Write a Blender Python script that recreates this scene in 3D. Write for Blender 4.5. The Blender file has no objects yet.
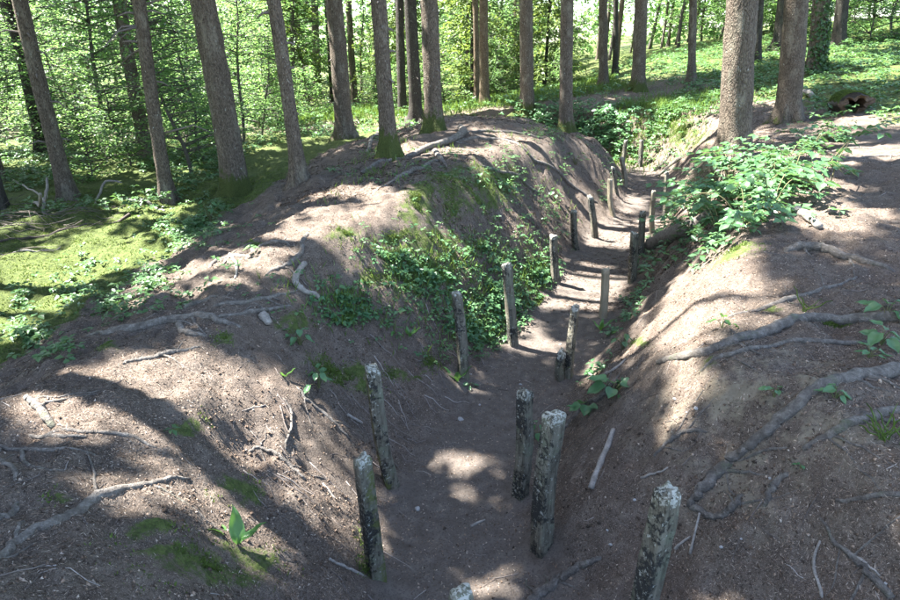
import bpy, math, random
import numpy as np
from mathutils import Vector, Matrix
random.seed(7); RNG=np.random.default_rng(11)
scene=bpy.context.scene
# ---------------------------------------------------------------- camera
cam_data=bpy.data.cameras.new('camera'); cam_data.lens=24.8; cam_data.sensor_width=36; cam_data.clip_end=600; cam_data.clip_start=.05
camera=bpy.data.objects.new('camera',cam_data); scene.collection.objects.link(camera)
camera.location=(0,0,3.0); camera.rotation_euler=(math.radians(90-22),0,0)
scene.camera=camera
# ---------------------------------------------------------------- sky, sun, exposure
SUN_EL=math.radians(59); SUN_AZ=math.atan2(-.95,.31)          # to the sun: left and a little ahead
SUN=np.array([math.sin(SUN_AZ)*math.cos(SUN_EL),math.cos(SUN_AZ)*math.cos(SUN_EL),math.sin(SUN_EL)])
world=bpy.data.worlds.new('World'); scene.world=world; world.use_nodes=True
wn=world.node_tree; bg=wn.nodes['Background']; sky=wn.nodes.new('ShaderNodeTexSky'); sky.sky_type='NISHITA'; sky.sun_disc=False
sky.sun_elevation=SUN_EL; sky.sun_rotation=SUN_AZ; sky.air_density=1.0; sky.dust_density=1.5; sky.ozone_density=.8
bg.inputs['Strength'].default_value=.085; wn.links.new(sky.outputs[0],bg.inputs['Color'])
sd=bpy.data.lights.new('sun','SUN'); sd.energy=5.0; sd.angle=math.radians(.53); sd.color=(1,.975,.94)
sun=bpy.data.objects.new('sun',sd); scene.collection.objects.link(sun); sun.location=(-20,8,30)
sun.rotation_euler=Vector(SUN).to_track_quat('Z','Y').to_euler()
scene.view_settings.view_transform='Standard'; scene.view_settings.look='None'; scene.view_settings.gamma=1
scene.view_settings.exposure=3.3; scene.view_settings.use_curve_mapping=False
scene.cycles.max_bounces=8; scene.cycles.diffuse_bounces=4; scene.cycles.transmission_bounces=4; scene.cycles.use_denoising=True
# ---------------------------------------------------------------- terrain
TRENCH = np.array([(2.2,-1.5),(1.65,-.5),(1.3,.3),(.85,1.2),(.47,2.0),(.12,2.75),(.03,3.4),(.15,4.1),(.55,5.0),(1.05,5.95),(1.6,7.0),
                   (2.02,8.1),(2.5,9.5),(3.1,10.7),(3.7,11.8),(4.3,13.2),(4.8,14.6),(5.0,16.0),(4.6,17.2),(3.6,18.3),
                   (2.0,19.4),(0,20.5),(-3,21.5)])
# the undug surface: berm left of the trench, bank right of it, forest floor beyond
UPPER = np.array([(-1.6,-1,1.5),(-1.6,.5,1.5),(-1.35,1.6,1.32),(-1.3,3,1.0),(-1.15,4.6,1.22),(-.75,7,1.52),(-.45,9,1.56),(-.2,11.2,1.62),
 (.7,13.5,1.68),(1.9,15.9,1.4),(2.3,17.2,1.0),(.2,.6,1.45),(-.3,1.5,1.2),(.3,-1.5,1.5),(1.6,13.2,1.55),(2.9,14.9,.95),(1.3,11.2,1.45),
 (-4,0,.7),(-3.8,2,.66),(-3.7,4.4,.62),(-3.45,6.5,.66),(-3.25,9.5,.78),(-2.8,12,.92),(-2.4,15,.95),(-1,18,.9),(-2.4,3,1.2),(-2.25,6,1.2),
 (-1.9,9,1.28),(-1.5,12,1.3),(-6,4,.5),(-6,9,.52),(-9,12,.42),(-5,15,.6),(-8,20,.45),(-3,25,.7),(-15,15,.3),(-15,30,.3),(3,30,.95),
 (-5,36,.6),(-8,0,.4),(-15,3,.3),(-6,-5,.6),
 (2.6,-.5,1.3),(2.0,.9,1.28),(1.75,1.8,1.26),(1.8,2.6,1.28),(2.0,3.6,1.3),(2.3,4.5,1.36),(2.75,6,1.45),(3.35,7.5,1.55),(3.8,8.4,1.58),
 (4.6,10,1.52),(5.3,12,1.5),(6.1,14,1.5),(6.4,16,1.5),(4,4,1.46),(5,6,1.55),(6,9,1.62),(8,8,1.85),(7,13,1.72),(8.6,12.6,1.95),(10,16,2.35),
 (12.5,20,2.75),(17,20,3.1),(14,12,2.5),(20,30,4.2),(13,28,3.3),(6,25,1.9),(6.3,20,1.62),(4.2,21,1.5),(2,23,1.25),(7,32,2.3),(4,1,1.3),(8,3,1.6),
 (5,-5,1.4),(30,10,3.6),(35,45,5.5),(10,45,2.4),(-12,48,.5),(-30,20,.2),(-30,45,.2),(0,-12,1.2),(14,-6,1.8),(-15,-8,.4)],float)
def _tps(p,q):
    d2=((p[:,None,:]-q[None])**2).sum(-1)
    return np.where(d2>1e-12, .5*d2*np.log(d2+1e-12), 0.)
_n=len(UPPER); _A=np.zeros((_n+3,_n+3)); _A[:_n,:_n]=_tps(UPPER[:,:2],UPPER[:,:2])+np.eye(_n)*.15
_A[:_n,_n]=1;_A[:_n,_n+1:]=UPPER[:,:2]; _A[_n:,:_n]=_A[:_n,_n:].T
_W=np.linalg.solve(_A,np.r_[UPPER[:,2],0,0,0])
def _lattice(ix,iy,seed):
    h=(ix.astype(np.int64)*374761393+iy.astype(np.int64)*668265263+seed*1442695041)&0xffffffff
    h=((h^(h>>13))*1274126177)&0xffffffff
    return ((h^(h>>16))&0xffff)/65535.*2-1
def vnoise(x,y,seed=0):
    ix=np.floor(x);iy=np.floor(y);fx=x-ix;fy=y-iy
    fx=fx*fx*(3-2*fx);fy=fy*fy*(3-2*fy)
    a=_lattice(ix,iy,seed);b=_lattice(ix+1,iy,seed);c=_lattice(ix,iy+1,seed);d=_lattice(ix+1,iy+1,seed)
    return (a*(1-fx)+b*fx)*(1-fy)+(c*(1-fx)+d*fx)*fy
def fbm(x,y,seed=0,octs=3):
    s=0;a=1.;f=1.
    for o in range(octs): s=s+a*vnoise(x*f+17.3*o,y*f-9.1*o,seed+o); a*=.5;f*=2.03
    return s
def trench_distance(x,y):
    p=np.stack([x,y],-1); best=np.full(x.shape,1e9)
    for a,b in zip(TRENCH[:-1],TRENCH[1:]):
        ab=b-a; t=np.clip(((p-a)@ab)/(ab@ab),0,1)
        d=np.hypot(*(np.moveaxis(p-(a+t[...,None]*ab),-1,0))); best=np.minimum(best,d)
    return best
def upper(x,y):
    out=np.empty(x.size); P=np.stack([x.ravel(),y.ravel()],-1)
    for i in range(0,len(P),20000):
        q=P[i:i+20000]; qc=np.clip(q,[-34,-14],[38,50])
        out[i:i+20000]=_tps(qc,UPPER[:,:2])@_W[:_n]+_W[_n]+qc@_W[_n+1:]
    return out.reshape(x.shape)
def height(x,y,detail=True):
    x=np.asarray(x,float);y=np.asarray(y,float); shp=x.shape; x=np.atleast_1d(x);y=np.atleast_1d(y)
    U=upper(x,y); d=trench_distance(x,y)
    if detail:
        U=U+.05*fbm(x*.9,y*.9,3)+.03*fbm(x*2.7,y*2.7,5)*(1+.0*x)
        d=d+.07*fbm(x*1.3,y*1.3,9)
    e=np.maximum(d-.40,0)
    w=.10*np.minimum(d,.5)**2 + np.where(e<.25, e*e*2.4, .15+(e-.25)*(1.25-.35*np.clip((6.6-y)/1.6,0,1)*np.clip((np.interp(y,TRENCH[:19,1],TRENCH[:19,0])-x)/.3,0,1)))
    k=.2; h=np.clip(.5+.5*(U-w)/k,0,1)
    z=U*(1-h)+w*h-k*h*(1-h)
    if detail:
        f=np.clip(d/.6,.2,1); wl=np.clip(1-np.abs(z-.7)/.65,0,1)*np.clip((d-.5)/.3,0,1)
        near=np.clip((14-y)/6,0,1)
        z=z+(.02*fbm(x*6,y*6,21)+.012*fbm(x*15,y*15,31,2)+near*.007*fbm(x*34,y*34,33,2))*f-.045*np.clip((d-.45)/.4,0,1)*near*np.abs(fbm(x*1.9,y*1.9,37,3))**1.3+wl*(.07*vnoise(x*3.2,y*3.2,35)+.05*(.4-np.abs(vnoise(x*6,y*6,36))))
    return z.reshape(shp)
# ---------------------------------------------------------------- measured places, metres
TREES = {"a":[-7.05,11.31,0.295,-0.009],"b":[-4.83,10.49,0.257,0.022],"c":[-3.66,10.59,0.449,-0.053],"d":[-2.12,8.76,0.212,-0.059],"e":[-2.75,16.65,0.524,-0.026],"f":[-0.93,9.61,0.275,-0.043],"g":[-1.17,22.22,0.484,-0.024],"h":[-0.3,11.93,0.374,-0.038],"i":[-1.77,24.21,0.376,-0.008],"j":[-4.78,32.66,0.403,-0.014],"k":[-7.25,35.72,0.494,0.048],"l":[1.24,22.97,0.355,-0.041],"m":[1.01,24.29,0.262,-0.037],"n":[3.37,32.86,0.352,-0.041],"o":[2.49,20.88,0.485,-0.047],"p":[2.98,16.4,0.36,-0.07],"q":[5.41,23.02,0.352,-0.093],"r":[6.73,26.88,0.245,-0.086],"s":[6.16,21.4,0.458,-0.079],"t":[7.74,21.07,0.289,-0.12],"u":[4.14,9.12,0.496,-0.123],"v":[6.81,12.95,0.485,-0.119],"w":[10.27,18.57,0.478,-0.147],"x":[13.93,24.07,0.503,-0.187],"y":[12.38,25.26,0.453,-0.086],"z":[10.51,22.73,0.24,-0.186],"aa":[-11.31,35.84,0.552,-0.002],"ab":[-7.77,10.56,0.191,0.197]}
ROOTS = {"r01":[-1.65,1.68,0.021,-1.68,1.89,0.027,-1.61,2.03,0.029,-1.58,2.26,0.029,-1.47,2.48,0.02,-1.37,2.67,0.008],"r02":[-2.21,2.74,0.013,-2.0,2.7,0.015,-1.83,2.71,0.015,-1.68,2.75,0.016,-1.55,2.74,0.008],"r02b":[-2.15,2.73,0.013,-1.97,2.65,0.015,-1.86,2.68,0.008],"r03":[-2.32,2.64,0.01,-2.25,2.61,0.013,-1.96,2.54,0.015,-1.75,2.55,0.007],"r04":[-2.11,2.56,0.012,-2.02,2.44,0.012,-1.87,2.36,0.009,-1.79,2.37,0.005],"r05":[-2.35,2.99,0.019,-2.29,2.94,0.025,-2.2,2.87,0.027,-2.08,2.77,0.018],"r06":[-2.2,2.48,0.014,-1.99,2.33,0.014,-1.94,2.26,0.007],"r06b":[-1.68,1.85,0.008,-1.7,1.91,0.012,-1.74,2.0,0.01],"r06c":[-1.85,1.98,0.024,-1.81,2.02,0.025,-1.84,2.12,0.017],"r07":[-2.08,3.5,0.016,-1.96,3.62,0.026,-1.86,3.71,0.027,-1.73,3.85,0.014],"r08":[-2.77,4.29,0.023,-2.39,4.22,0.049,-2.04,4.29,0.049,-1.74,4.21,0.037,-1.54,4.17,0.018],"r08b":[-2.0,4.16,0.029,-1.88,4.02,0.029,-1.73,4.0,0.014],"r09":[-2.06,4.44,0.016,-1.98,4.53,0.024,-1.83,4.52,0.012],"r10":[-1.83,4.41,0.019,-1.57,4.5,0.031,-1.42,4.69,0.028,-1.26,4.93,0.013],"r11":[-1.74,4.22,0.019,-1.53,4.36,0.031,-1.3,4.64,0.012],"r12":[-1.57,4.97,0.017,-1.43,5.1,0.03,-1.35,5.34,0.036,-1.36,5.5,0.032,-1.35,5.71,0.033],"r14":[-2.17,5.26,0.013,-2.2,5.53,0.028,-2.04,5.53,0.033,-1.79,5.33,0.018],"r14b":[-1.84,5.4,0.014,-1.77,5.61,0.019,-1.6,5.62,0.024,-1.45,5.64,0.009],"r15":[-0.68,9.55,0.038,-0.42,9.76,0.07,-0.08,10.49,0.083,0.14,10.77,0.085,0.23,11.43,0.081,0.16,12.46,0.058],"r16":[0.23,11.43,0.045,0.75,11.98,0.047,1.13,12.05,0.038,1.73,11.95,0.019],"r17":[0.0,10.66,0.034,0.79,11.14,0.044,1.28,10.77,0.043,1.66,10.94,0.044,2.33,11.51,0.047,2.8,11.63,0.029],"r18":[-0.17,8.88,0.035,-0.57,7.88,0.038,-0.73,7.48,0.03,-0.88,6.95,0.017],"r18b":[-0.25,9.85,0.047,-0.14,8.93,0.043,-0.04,8.54,0.021],"r19":[-0.81,9.55,0.038,-1.14,8.9,0.043,-1.39,8.22,0.02],"r20":[1.48,3.9,0.028,1.61,3.58,0.048,1.85,3.58,0.054,2.18,3.73,0.056,2.57,3.84,0.054,2.99,3.65,0.058],"r21":[1.54,3.36,0.012,1.63,3.37,0.018,1.75,3.35,0.024,2.07,3.49,0.025,2.39,3.51,0.025,2.85,3.47,0.028],"r22":[1.3,2.7,0.024,1.37,2.73,0.038,1.49,2.8,0.044,1.57,2.8,0.041,1.68,2.79,0.04,1.84,2.82,0.042,2.11,2.95,0.046,2.61,3.15,0.052],"r22b":[1.31,2.7,0.027,1.39,2.56,0.023,1.46,2.56,0.021,1.51,2.59,0.01],"r23":[1.78,2.61,0.018,1.94,2.61,0.032,2.11,2.67,0.035,2.4,2.79,0.039],"r24":[1.57,2.48,0.015,1.63,2.54,0.023,1.7,2.56,0.015],"r25":[1.55,2.77,0.008,1.64,2.73,0.011,1.73,2.66,0.008],"r26":[1.8,2.33,0.009,1.87,2.26,0.014,2.0,2.18,0.015],"r27":[1.74,2.32,0.009,1.75,2.19,0.016,1.8,2.07,0.02,1.85,1.94,0.019],"r28":[1.22,3.09,0.009,1.28,3.09,0.015,1.36,3.09,0.018,1.47,3.0,0.009],"r30":[0.43,2.64,0.04,0.53,2.73,0.044,0.65,2.79,0.036,0.77,2.8,0.027,0.88,2.78,0.012],"r31":[1.98,4.05,0.011,2.37,4.13,0.022,2.82,4.3,0.022,3.13,4.48,0.019],"r32":[2.84,5.03,0.034,2.99,5.08,0.051,3.17,5.02,0.051,3.31,4.75,0.04,3.43,4.53,0.019],"r35":[5.3,16.35,0.053,5.55,16.37,0.078,5.81,16.51,0.078],"r35b":[5.23,15.85,0.051,5.63,16.11,0.077,5.89,15.82,0.075],"r36":[0.91,4.36,0.017,1.08,4.44,0.025,1.21,4.27,0.028,1.38,4.38,0.016],"r37":[-1.12,3.95,0.011,-1.05,3.9,0.018,-0.92,3.91,0.018,-0.74,3.87,0.011],"r38":[-1.16,3.73,0.007,-1.1,3.68,0.014,-1.07,3.55,0.013,-1.05,3.31,0.01],"r39":[-1.24,3.2,0.009,-1.18,3.24,0.013,-1.03,3.22,0.016,-0.91,3.19,0.009],"r40":[-2.14,19.57,0.077,-1.64,13.31,0.063,-1.38,10.33,0.025],"r41":[5.04,8.52,0.02,5.48,8.61,0.034,6.01,8.78,0.035,6.23,8.52,0.034],"r42":[5.34,9.63,0.023,5.91,9.57,0.03,6.59,9.16,0.029],"r43":[0.43,8.92,0.021,0.92,9.56,0.031,1.39,10.1,0.033,1.62,10.08,0.017]}
STICKS = {"s1":[0.89,3.18,0.022,0.98,3.34,0.02,1.12,3.61,0.017],"s2":[-1.29,5.21,0.027,-1.32,4.97,0.03,-1.25,4.9,0.025,-1.14,4.97,0.022],"log":[3.08,9.13,0.108,3.11,8.09,0.101,3.29,7.7,0.089],"s4":[3.41,6.0,0.044,3.43,5.83,0.043,3.4,5.55,0.032],"s5":[-6.24,8.27,0.035,-5.72,8.81,0.044,-5.09,9.65,0.04],"s6":[-5.95,7.83,0.02,-5.53,7.8,0.026,-5.38,8.25,0.021],"s7":[-9.58,13.56,0.033,-7.1,10.57,0.026,-6.41,9.77,0.016],"s8":[-6.76,10.1,0.025,-7.08,10.78,0.026,-7.32,11.27,0.018],"s9":[-5.86,10.08,0.025,-6.57,11.71,0.038,-6.26,11.79,0.029],"s10":[-5.94,10.38,0.025,-5.7,10.15,0.017],"s11":[-7.2,10.6,0.026,-6.24,9.36,0.023],"s12":[-13.37,27.3,0.042,-10.65,22.66,0.035,-8.29,18.42,0.029],"s13":[1.28,4.64,0.013,1.34,4.52,0.012,1.44,4.53,0.008],"s14":[-0.83,3.29,0.01,-0.74,3.23,0.006],"s15":[0.14,3.32,0.01,0.24,3.38,0.007],"s16":[-0.78,4.06,0.011,-0.68,4.09,0.012],"s17":[1.66,2.07,0.007,1.67,2.19,0.007,1.71,2.24,0.005],"s18":[1.25,2.5,0.008,1.31,2.6,0.005],"s19":[1.2,2.57,0.008,1.27,2.57,0.005],"s20":[1.13,3.01,0.009,1.25,2.94,0.006],"s21":[-6.63,10.36,0.026,-5.6,9.71,0.024,-5.15,10.12,0.025],"s22":[-6.55,9.2,0.023,-6.24,9.71,0.024,-5.63,9.61,0.024],"s23":[-6.76,9.05,0.03,-6.31,9.06,0.03,-5.93,9.43,0.023],"s24":[-5.72,10.78,0.026,-5.02,10.22,0.025,-4.57,9.74,0.016],"s25":[-2.08,5.59,0.014,-1.89,5.2,0.013,-1.79,4.85,0.008],"s26":[-0.68,2.69,0.008,-0.57,2.72,0.009,-0.43,2.76,0.006],"s27":[1.78,2.13,0.007,1.84,2.02,0.004],"s30":[-1.45,4.38,0.035,-1.39,4.35,0.031],"s28":[6.15,21.12,0.032,6.01,19.93,0.031],"s29":[8.41,16.15,0.062,8.24,14.82,0.068]}
POSTS = {"a":[-0.43,2.8,0.89,0.094,-0.053],"b":[-0.43,3.72,0.97,0.123,-0.111],"c":[0.13,5.25,0.86,0.107,-0.072],"d":[0.69,6.04,0.95,0.095,-0.115],"e":[1.45,7.93,0.67,0.098,-0.124],"f":[2.01,9.46,0.65,0.102,-0.148],"g":[2.47,10.16,0.74,0.095,-0.2],"h":[3.13,11.56,0.74,0.092,-0.226],"i":[3.5,12.87,0.6,0.084,-0.241],"j":[4.0,14.12,0.67,0.101,-0.206],"k":[4.71,17.08,0.74,0.109,0.04],"l":[5.14,16.9,0.74,0.108,-0.043],"m":[4.09,11.53,0.87,0.091,-0.088],"n":[3.51,10.41,0.74,0.083,-0.101],"o":[2.95,9.14,0.7,0.087,-0.074],"p":[2.48,7.93,0.72,0.098,-0.057],"q":[1.81,6.75,0.65,0.086,-0.021],"r":[1.16,5.35,0.77,0.086,0.013],"s":[0.5,3.6,0.89,0.107,0.009],"t":[0.58,3.04,1.0,0.129,0.007],"u":[0.86,2.08,1.29,0.12,0.03],"v":[0.04,1.93,0.9,0.1,0.0]}
GAPS = [[-1.36,3.38,0.92,0.31,0.43,-0.07,0.24],[-1.83,3.32,1.13,0.28,0.19,-0.1,0.21],[-2.09,3.38,1.16,0.2,0.09,-0.08,0.14],[-2.25,3.13,1.19,0.29,0.0,-0.06,0.1],[-2.26,2.83,1.2,0.17,0.02,-0.08,0.13],[-1.94,2.72,1.19,0.17,0.05,-0.05,0.08],[-1.16,3.39,0.74,0.11,0.17,-0.03,0.15],[-1.4,2.47,1.0,0.15,0.26,-0.05,0.11],[-1.24,2.34,0.91,0.12,0.21,-0.03,0.09],[-0.87,3.38,0.41,0.1,0.13,-0.03,0.2],[-0.68,2.88,0.31,0.12,0.2,-0.03,0.17],[-0.92,2.44,0.56,0.12,0.09,-0.01,0.05],[0.2,4.03,0.0,0.24,0.0,0.0,0.1],[0.22,3.62,0.0,0.22,0.0,0.0,0.04],[0.33,2.8,0.01,0.23,-0.03,0.0,0.05],[-0.67,3.15,0.24,0.09,0.14,-0.01,0.1],[-1.43,5.68,1.33,0.55,0.13,-0.05,0.22],[-2.09,5.35,1.2,0.57,-0.23,-0.16,0.45],[-3.56,6.99,0.68,0.52,-0.61,-0.42,0.91],[-4.43,6.94,0.48,0.59,-0.43,-0.5,0.9],[-4.88,6.38,0.43,0.16,0.0,-0.4,0.58],[-3.7,5.15,0.63,0.3,-0.24,-0.07,0.12],[-3.09,5.36,0.79,0.3,-0.29,-0.04,0.1],[-0.57,6.29,1.29,0.46,0.56,-0.01,0.2],[-0.47,9.82,1.52,0.7,-0.14,-0.03,0.75],[-1.26,7.4,1.41,0.76,-0.56,-0.04,0.25],[-1.25,6.3,1.41,0.42,0.0,-0.02,0.14],[0.79,9.93,1.54,0.55,0.91,0.07,0.93],[1.52,10.51,1.0,0.48,0.72,0.03,0.26],[2.27,10.78,0.33,0.77,0.92,0.08,0.49],[1.96,8.0,-0.0,0.4,-0.04,0.16,0.74],[2.81,10.39,0.0,0.44,-0.04,0.15,0.63],[3.73,12.82,0.02,0.28,0.1,0.17,0.66],[1.42,7.4,0.02,0.27,0.04,0.05,0.28],[0.97,5.99,-0.0,0.32,0.0,0.02,0.13],[0.91,6.36,0.01,0.18,0.02,0.01,0.11],[2.0,4.99,1.01,0.12,-0.67,0.61,1.63],[1.88,5.6,0.53,-0.05,-0.62,0.36,1.16],[2.31,4.99,1.3,0.18,-0.27,0.46,1.08],[3.33,8.06,0.9,-0.14,-0.87,0.68,1.78],[4.36,8.39,1.57,0.61,-0.1,0.69,1.41],[3.92,5.96,1.52,0.39,0.06,0.28,0.47],[3.96,6.98,1.55,0.75,0.1,0.23,0.44],[6.14,9.22,1.64,0.23,-0.49,0.27,0.44],[6.27,16.78,1.3,0.29,-1.51,0.48,1.45],[5.66,17.08,0.71,0.36,-0.63,0.12,0.47],[4.99,18.85,1.09,0.42,-0.37,0.03,0.21],[1.4,4.03,0.81,0.02,-0.18,0.02,0.09],[1.28,4.27,0.54,0.05,-0.24,0.03,0.13],[1.52,2.93,0.99,0.06,-0.05,0.01,0.03],[1.48,2.22,0.63,0.07,-0.08,0.0,0.01],[0.35,22.27,1.0,1.61,-1.21,0.02,1.04],[-3.24,26.1,0.66,1.7,-1.29,-0.15,1.2],[12.0,19.92,2.66,0.3,-2.55,0.84,1.49],[7.57,16.96,1.78,0.18,-1.7,0.27,0.67],[-5.6,23.99,0.56,1.33,-1.12,-0.41,1.82],[-4.86,15.74,0.69,0.73,-0.41,-0.35,1.2],[-5.02,10.22,0.59,0.77,-0.24,-0.31,0.66],[-10.54,15.7,0.31,0.83,-0.32,-0.39,0.66],[0.19,5.03,0.02,0.19,0.03,0.0,0.09],[1.35,5.29,0.08,-0.02,-0.29,0.05,0.22],[0.0,6.66,0.93,0.28,0.34,0.0,0.11],[0.38,7.59,1.09,0.16,0.34,0.0,0.09],[-0.11,6.28,0.78,0.15,0.17,-0.0,0.06],[0.58,6.63,0.2,0.16,0.17,0.0,0.08],[0.22,6.34,0.45,0.17,0.2,0.0,0.08],[-0.53,5.62,0.84,0.11,0.09,-0.0,0.05],[0.94,8.05,0.63,0.16,0.21,0.01,0.15],[-0.95,5.63,1.2,0.12,0.08,-0.0,0.03],[3.6,7.93,1.33,-0.01,-1.01,0.32,0.79],[3.28,6.36,1.5,0.37,0.1,0.19,0.43],[3.31,8.31,0.77,-0.1,-0.61,0.37,1.04],[4.92,8.7,1.59,0.43,-0.2,0.47,0.89],[-3.49,7.73,0.73,0.48,-0.61,-0.28,0.69],[-4.49,7.56,0.49,0.65,-0.49,-0.24,0.46],[-5.12,7.12,0.46,0.42,-0.08,-0.3,0.47],[-4.16,6.14,0.53,0.36,-0.32,-0.29,0.47],[-2.82,5.43,0.91,0.45,-0.35,-0.08,0.19],[-3.86,9.37,0.64,0.43,-0.55,-0.03,0.11],[-4.55,6.78,0.45,0.88,-0.41,-0.47,0.8],[-4.08,7.54,0.58,0.88,-0.67,-0.31,0.63],[-4.33,5.71,0.48,0.29,0.02,-0.37,0.54],[-1.06,2.45,0.68,0.08,0.09,-0.03,0.11],[-5.57,16.73,0.54,1.22,-1.49,-0.56,1.78],[-4.27,18.08,0.61,1.08,-1.19,-0.25,1.11],[-7.97,15.11,0.41,0.92,-0.4,-0.42,0.86]]
MOSS = [[-1.09,2.15,0.17,0.26,-0.05,0.15],[-1.32,2.14,0.1,0.14,-0.03,0.06],[-1.18,2.83,0.12,0.13,-0.04,0.13],[-1.49,3.03,0.06,0.14,-0.03,0.07],[0.4,8.25,0.69,1.36,0.03,0.66],[-0.34,6.89,0.22,0.32,-0.03,0.68],[-0.86,4.5,0.22,0.16,-0.01,0.11],[-0.44,4.83,0.21,0.18,-0.0,0.08],[-0.21,6.2,0.56,0.68,-0.01,0.29],[-1.2,4.54,0.11,0.22,-0.01,0.08],[-1.01,5.78,0.17,0.15,-0.02,0.13],[-0.51,3.09,0.08,0.06,-0.03,0.21],[-1.61,4.01,0.07,0.05,-0.02,0.08],[-1.27,4.5,0.11,0.2,-0.02,0.1],[-2.35,3.85,0.1,0.0,-0.12,0.21],[-1.87,5.72,0.18,-0.13,-0.01,0.05],[-0.52,6.25,0.41,0.44,-0.0,0.08],[1.62,4.77,-0.03,-0.4,0.06,0.19],[2.28,4.07,0.12,-0.04,0.02,0.05],[2.56,5.25,0.2,-0.11,0.12,0.28],[6.06,16.83,0.31,-1.75,0.19,0.74],[0.0,8.0,0.27,0.24,0.0,0.68],[2.38,22.01,0.56,-0.88,0.08,0.81],[1.14,7.31,0.14,0.07,0.08,0.65],[1.98,7.07,0.09,-0.11,0.08,0.34],[-0.19,5.13,0.14,0.14,-0.0,0.16],[2.56,3.81,0.11,-0.04,0.01,0.03],[1.6,3.4,0.04,-0.05,0.04,0.1],[-1.01,2.39,0.16,0.12,-0.03,0.1],[-0.23,3.81,0.03,0.0,-0.0,0.03],[-1.7,2.18,0.04,0.03,-0.03,0.04],[-1.1,2.13,0.1,0.24,-0.06,0.14],[-1.07,2.15,0.11,0.18,-0.04,0.1],[-1.04,2.17,0.12,0.17,-0.02,0.07],[-1.19,2.12,0.1,0.17,-0.02,0.05],[-0.97,2.29,0.11,0.11,-0.03,0.09],[-0.96,4.4,0.25,0.21,-0.01,0.08],[-0.81,4.41,0.22,0.19,-0.01,0.09],[-0.42,6.22,0.48,0.52,-0.0,0.11],[-0.11,6.67,0.48,0.62,-0.0,0.21],[-0.55,5.82,0.39,0.4,-0.01,0.19],[0.39,7.98,0.78,1.54,0.01,0.38],[0.74,9.12,0.58,1.06,0.02,0.36]]
PLANTS = {"dock":[-1.08,2.43,0.17],"seed1":[-1.21,4.0,0.1],"seed2":[0.07,5.16,0.15],"heart":[1.25,4.13,0.31],"heart2":[1.09,4.29,0.24],"heart3":[0.72,4.3,0.21],"b1":[-0.99,4.1,0.2],"b2":[-1.18,4.39,0.31],"b3":[-0.52,5.27,0.15],"r1":[1.85,3.84,0.16],"r2":[1.76,2.92,0.16],"r3":[2.0,2.79,0.16],"r4":[2.64,3.42,0.27],"r5":[2.45,3.23,0.18],"r6":[2.09,2.51,0.19],"r7":[2.5,4.01,0.15],"r8":[2.77,7.41,0.2],"r9":[1.63,5.26,0.25],"r10":[1.72,6.45,0.16],"r11":[1.74,2.54,0.08],"r12":[2.85,3.72,0.26],"l1":[-3.25,8.18,0.41],"l2":[-1.32,4.75,0.08],"l3":[0.19,5.14,0.17],"l4":[-0.38,5.29,0.15],"t1":[0.84,8.94,0.35],"t2":[1.8,10.49,0.31],"t3":[2.43,12.17,0.43],"t4":[0.4,8.25,0.21],"t5":[0.71,8.72,0.25]}
BRAMBLE = [[3.52,8.57],[3.37,7.71],[3.21,7.97],[3.32,7.11],[3.37,6.68],[4.09,9.88],[3.75,8.3],[3.81,7.76],[4.39,8.19],[3.25,6.18],[2.92,6.48],[2.93,5.98],[5.49,9.63],[3.92,7.12],[3.17,7.75],[6.17,10.3],[3.87,7.38],[3.4,7.07]]
COVER = [[-0.21,6.09,0.49,0.51,-0.01,0.34],[0.59,6.77,0.63,0.59,0.03,0.55],[0.78,6.21,0.45,0.04,0.05,0.47],[0.21,5.95,0.47,0.47,0.01,0.31],[-0.95,5.19,0.33,0.26,-0.02,0.19],[-0.89,5.05,0.29,0.27,-0.01,0.12],[1.21,7.88,0.49,0.43,0.05,0.44],[-0.56,6.01,0.3,0.23,-0.01,0.1],[0.36,7.1,0.28,0.46,0.0,0.13]]
SEEDLINGS = [[-3.57,7.92,1.23,-1.41,-0.6,1.46],[-3.34,8.05,0.74,-0.58,-0.55,1.4],[-2.89,5.62,0.66,-0.51,-0.67,1.38],[-4.21,6.5,0.46,-0.21,-0.65,1.13],[-3.15,5.29,0.69,-0.61,-0.36,0.66],[-3.79,5.07,0.7,-0.51,-0.51,0.77],[-4.76,6.36,0.37,-0.15,-0.36,0.55],[-2.87,4.09,0.29,-0.2,-0.29,0.44],[-3.81,9.89,0.74,-0.96,-0.24,0.68],[-4.6,7.51,0.37,-0.11,-0.22,0.42]]
STONES = [[-0.23,3.49,0.042],[0.09,4.63,0.061],[-0.32,3.8,0.022],[1.44,3.13,0.029],[0.92,2.86,0.018],[1.03,2.53,0.016],[1.44,2.4,0.015],[1.63,2.59,0.02],[0.93,2.8,0.023],[1.85,1.99,0.017],[1.4,3.35,0.025],[0.27,4.87,0.027],[1.21,6.12,0.033],[0.68,5.25,0.029],[0.2,5.34,0.029],[1.07,2.9,0.023],[1.36,2.42,0.02]]
STUMP = [7.95,12.9,1.88]
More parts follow.
